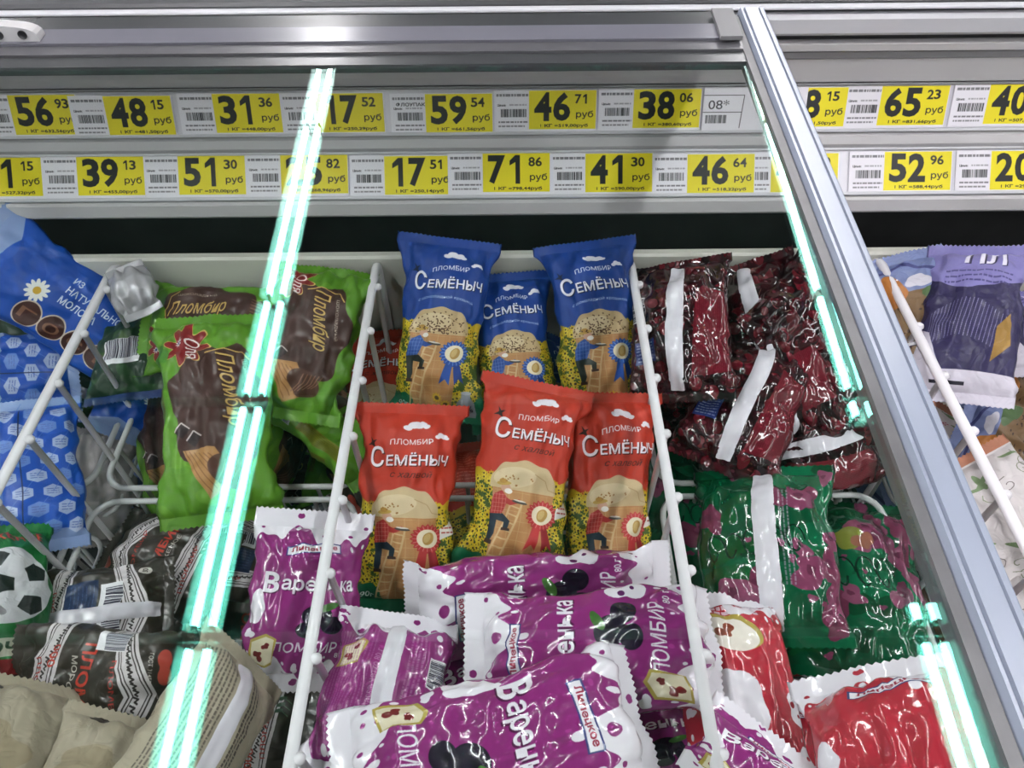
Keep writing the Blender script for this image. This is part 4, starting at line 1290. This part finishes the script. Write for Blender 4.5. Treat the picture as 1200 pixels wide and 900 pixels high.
pack('purple', (840, 960, -.72), (800, 790, -.74), 'dark purple bar wrapper wedged against the right wire divider', roll=40, seed=27)
pack('purple', (345, 812, -.70), (370, 598, -.615), 'purple bar wrapper standing left of the wire divider with white crimped top', roll=4, seed=28, crump=1.1)

# ------------------------------------------------------------------ second column: green and brown
pack('green', (262, 610, -.72), (252, 372, -.62), 'green and brown pack standing in front with gold lettering and red starburst', roll=-8, seed=31, crump=1.6, fold0=.5)
pack('green', (218, 615, -.80), (192, 412, -.70), 'green and brown pack squeezed against the left basket side', roll=-40, seed=32)
pack('green', (338, 492, -.70), (385, 312, -.615), 'green and brown pack leaning at the back, its corner against the wall', roll=-20, seed=33, fold1=.5, crump=1.6)
pack('green', (345, 385, -.70), (165, 385, -.70), 'brown pack lying flat along the white back wall', roll=20, seed=34)
pack('green', (300, 585, -.82), (372, 430, -.78), 'green pack lying deep with an ice cream cup print', roll=60, seed=35)
pack('green', (345, 462, -.72), (450, 552, -.735), 'crumpled green pack end beside the wire divider', roll=150, seed=36, fin=False, crump=1.6, w=.10)
pack('green', (395, 620, -.84), (420, 470, -.80), 'green pack low in the basket behind the divider rail', roll=30, seed=37)
pack('foil', (172, 366, -.72), (142, 312, -.69), 'crumpled silver wrapper against the back wall', seed=38, crump=1.6, fin=False, w=.045, t=.018)

# ------------------------------------------------------------------ second column front: brown and beige
pack('brown', (262, 680, -.775), (128, 640, -.77), 'dark brown pack with white ornament nearest the basket back rim', roll=10, seed=41, crump=1.3)
pack('brown', (30, 735, -.72), (205, 710, -.725), 'dark brown pack with barcode label, second of the stack', roll=170, seed=42, crump=1.3)
pack('brown', (10, 800, -.67), (225, 815, -.665), 'dark brown pack nearest the camera with red lettering', roll=20, seed=43, crump=1.2)
pack('brown', (250, 715, -.80), (290, 590, -.78), 'dark brown pack with navy panel behind the purple wrapper', roll=160, seed=44, crump=1.3)
pack('brown', (335, 660, -.83), (440, 600, -.80), 'dark brown pack peeping out above the purple wrapper', roll=20, seed=45)
pack('beige', (165, 985, -.60), (290, 770, -.64), 'beige pack turned over with a white seam and small print', roll=212, seed=46, crump=.8, w=.105)
pack('beige', (90, 1010, -.62), (165, 845, -.66), 'beige pack end at the lower edge, plain side up', roll=0, seed=47, crump=.8)
pack('beige', (-40, 1010, -.62), (40, 800, -.66), 'beige pack in the lower left corner', roll=10, seed=48, crump=.8)

# ------------------------------------------------------------------ left column: blue milk packs
pack('milk', (-34, 282, -.555), (186, 428, -.735), 'blue milk ice cream pack with brown lettering leaning behind the wire divider', roll=0, seed=51, t=.036, w=.132, lim=.785)
pack('milk', (-120, 448, -.70), (92, 440, -.73), 'blue pack with white hexagons lying under the lettered blue pack', roll=178, seed=52, fin=False)
pack('milk', (40, 650, -.715), (30, 468, -.645), 'blue pack with white hexagons standing upright behind the divider wires', roll=172, seed=53, fin=False, w=.115)
pack('milk', (150, 520, -.80), (185, 400, -.76), 'blue pack showing between the divider and the green packs', roll=30, seed=54)
pack('forest', (-50, 392, -.69), (135, 470, -.77), 'dark green pack between the blue packs', roll=200, seed=55)
pack('ball', (-14, 835, -.69), (-10, 614, -.665), 'green pack with a football print at the left edge', roll=10, seed=56)
pack('greyfilm', (115, 640, -.84), (125, 505, -.80), 'crumpled grey wrapper inside the left basket beside the blue pack', seed=57, crump=2.0, fin=False)
pack('forest', (150, 470, -.75), (164, 362, -.72), 'dark green pack end with a barcode beside the divider top', roll=150, seed=58, fin=False)

# ------------------------------------------------------------------ right column: cherries and green bags
pack('cherry', (798, 470, -.73), (795, 308, -.66), 'cherry bag upright in the back corner beside the blue cups', roll=170, seed=61, crump=1.5)
pack('cherry', (938, 520, -.74), (868, 308, -.64), 'cherry bag with a long slanting white seam', roll=178, seed=62, crump=1.4)
pack('cherry', (760, 455, -.70), (880, 440, -.70), 'cherry bag with a dish print lying by the wire divider', roll=10, seed=63, crump=1.4, w=.13)
pack('cherry', (840, 550, -.70), (905, 400, -.66), 'cherry bag in front with crimson panel and tilted white seam', roll=176, seed=64, crump=1.4)
pack('cherry', (985, 525, -.72), (945, 330, -.66), 'cherry bag under the right lamp reflection with lettering', roll=10, seed=65, crump=1.4)
pack('cherry', (790, 560, -.76), (800, 450, -.74), 'small cherry bag low beside the wire divider', roll=40, seed=66, crump=1.4)
pack('cherry', (900, 540, -.72), (1040, 500, -.71), 'cherry bag lying crosswise just behind the green bags', roll=172, seed=67, crump=1.4)
pack('cherry', (900, 420, -.74), (985, 325, -.70), 'cherry bag deep in the back right corner', roll=20, seed=68, crump=1.4)
pack('leaf', (910, 760, -.70), (890, 548, -.68), 'deep green bag with pink spots and a broad pale seam', roll=180, seed=71, crump=1.2)
pack('leaf', (1010, 800, -.76), (990, 590, -.76), 'deep green bag with pink spots right of the pale seam', roll=10, seed=72, crump=1.2)
pack('leaf', (820, 700, -.77), (815, 540, -.76), 'deep green bag squeezed against the wire divider', roll=30, seed=73, crump=1.2)
pack('red_side', (882, 940, -.64), (842, 692, -.67), 'red bar wrapper standing against the wire divider', roll=10, seed=75, w=.11)
pack('red', (1112, 1010, -.56), (1032, 780, -.60), 'large red bar wrapper facing the camera with white crimped top', roll=0, seed=76, w=.150, crump=1.0)
pack('red', (955, 985, -.76), (940, 815, -.78), 'dark red bar wrapper tucked behind the large red one', roll=30, seed=77)
pack('red', (1180, 930, -.68), (1130, 790, -.70), 'red bar wrapper at the far right under the lid frame', roll=10, seed=78)
pack('purple', (870, 960, -.60), (915, 868, -.61), 'purple wrapper corner at the bottom edge below the red wrapper', roll=10, seed=79)

# ------------------------------------------------------------------ far right column
pack('choc', (1085, 470, -.72), (1045, 300, -.64), 'brown chocolate chip pack with white letters beside the right divider', roll=0, seed=81)
pack('navy', (1120, 470, -.69), (1150, 290, -.61), 'navy blue pack with a white folded end in the back right corner', roll=-5, seed=82)
pack('choc', (1250, 470, -.74), (1140, 430, -.72), 'brown chocolate chip pack lying under the navy one', roll=10, seed=83)
pack('navy', (1230, 440, -.68), (1200, 340, -.66), 'navy and white pack at the right photo edge', roll=20, seed=84)
pack('choc', (1240, 545, -.74), (1120, 500, -.73), 'brown pack with bold white letters in front of the navy pack', roll=0, seed=85)
pack('floral', (1220, 660, -.72), (1120, 540, -.70), 'white pack with a floral print right of the divider rail', roll=10, seed=86)
pack('floral', (1260, 720, -.78), (1150, 640, -.76), 'white floral pack lying lower at the right photo edge', roll=20, seed=87)
pack('floral', (1100, 580, -.80), (1130, 490, -.78), 'white floral pack deep behind the right divider rail', roll=30, seed=88)

# ------------------------------------------------------------------ lower layers the piles rest on
def layer_pack(kind, cx, cy, z, ang, seed, label, group):
    """pack lying flat in a basket, under the ones in view"""
    W, T, e0, e1, t0, t1 = DIM[kind]
    L = 0.185
    P, rows, c2 = pack_geom(L, W, T, e0, e1, t0, t1, seed, N=48, M_=30)
    root = empty(NAMES[kind], (0, 0, 0), label, CATS.get(kind, 'ice cream pack'), group)
    root.matrix_world = Matrix.Translation((cx, cy, z)) @ Matrix.Rotation(ang, 4, 'Z') @ Matrix.Translation((0, -L / 2, 0))
    R = len(rows)
    link('pouch', grid_me('pouch', P, rows, L, 3, R - 4, PM[kind]), None, root)
    link('end_seal', grid_me('end_seal', P, rows, L, 0, 3, PM[kind]), None, root)
    link('end_seal', grid_me('end_seal', P, rows, L, R - 4, R - 1, PM[kind]), None, root)
LAYK = [('milk', 'ball', 'blue milk packs', 'green football print packs'), ('green', 'brown', 'green and brown packs', 'dark brown packs'),
        ('cup_orange', 'purple', 'orange cup packs', 'purple bar wrappers'), ('cherry', 'red', 'cherry bags', 'red bar wrappers'), ('choc', 'floral', 'brown chocolate packs', 'white floral packs')]
rl = random.Random(77)
for ci, (bx0, bx1) in enumerate(BX):
    for bi, (by0, by1) in enumerate(((0.482, 0.712), (0.03, 0.464))):
        kd, nm = LAYK[ci][bi], LAYK[ci][2 + bi]
        for lay, zz in enumerate((0.034, 0.080) + ((0.128, 0.174) if ci == 4 and bi == 1 else (0.128,) if bi else ())):
            for k in range(3 if bi else 1):
                lab = '%s buried in the %s, %s layer' % (nm[:-1], ('near part of the front basket', 'middle of the front basket', 'far part of the front basket')[k] if bi else 'back basket', ('lowest', 'second', 'third', 'fourth')[lay])
                layer_pack(kd, (bx0 + bx1) / 2 + rl.uniform(-.012, .012), (by0 + 0.085 + k * 0.132) if bi else (by0 + by1) / 2, FLZ + zz,
                           math.pi / 2 + rl.uniform(-.10, .10), 200 + ci * 40 + lay * 9 + k + bi * 20, lab, nm + ' at the bottom of the %s basket' % ('back', 'front')[bi])

# ------------------------------------------------------------------ settle the piles: packs that cut into each other are moved apart
from mathutils.bvhtree import BVHTree
def settle(iters=14):
    fc = {}
    for it in range(iters):
        trees, lo, hi = [], [], []
        for root, V, (a, b) in PACKS:
            if (a, b) not in fc:
                fc[(a, b)] = [(i * b + j, i * b + (j + 1) % b, (i + 1) * b + (j + 1) % b, (i + 1) * b + j) for i in range(a - 1) for j in range(b)]
            trees.append(BVHTree.FromPolygons(V.tolist(), fc[(a, b)]))
            lo.append(V.min(0)); hi.append(V.max(0))
        n = len(PACKS); mv = np.zeros(n); hits = 0
        dep = [float((V.mean(0) - np.array(CAM)) @ np.array(_F)) for _, V, _ in PACKS]
        for i in range(n):
            for j in range(i + 1, n):
                if (lo[i] > hi[j]).any() or (lo[j] > hi[i]).any(): continue
                q = len(trees[i].overlap(trees[j]))
                if q:
                    hits += 1
                    f, c = (i, j) if dep[i] > dep[j] else (j, i)
                    d = 0.0035 if q > 30 else 0.002
                    mv[f] += d; mv[c] -= d * .3
        for k, (root, V, _) in enumerate(PACKS):
            if mv[k] == 0: continue
            r = V.mean(0) - np.array(CAM); r /= np.linalg.norm(r)
            m_ = float(np.clip(mv[k], -.003, .009))
            if m_ > 0:
                m_ = max(0.0, min(m_, (0.724 - hi[k][1]) / max(r[1], .05), (lo[k][2] - FLZ - .004) / max(-r[2], .05)))
            else:
                m_ = -max(0.0, min(-m_, (H - 0.44 - hi[k][2]) / max(-r[2], .05)))
            dlt = r * m_
            PACKS[k][1] = V + dlt
            root.matrix_world = Matrix.Translation(Vector(dlt)) @ root.matrix_world
        if not hits: break
    return hits
settle()
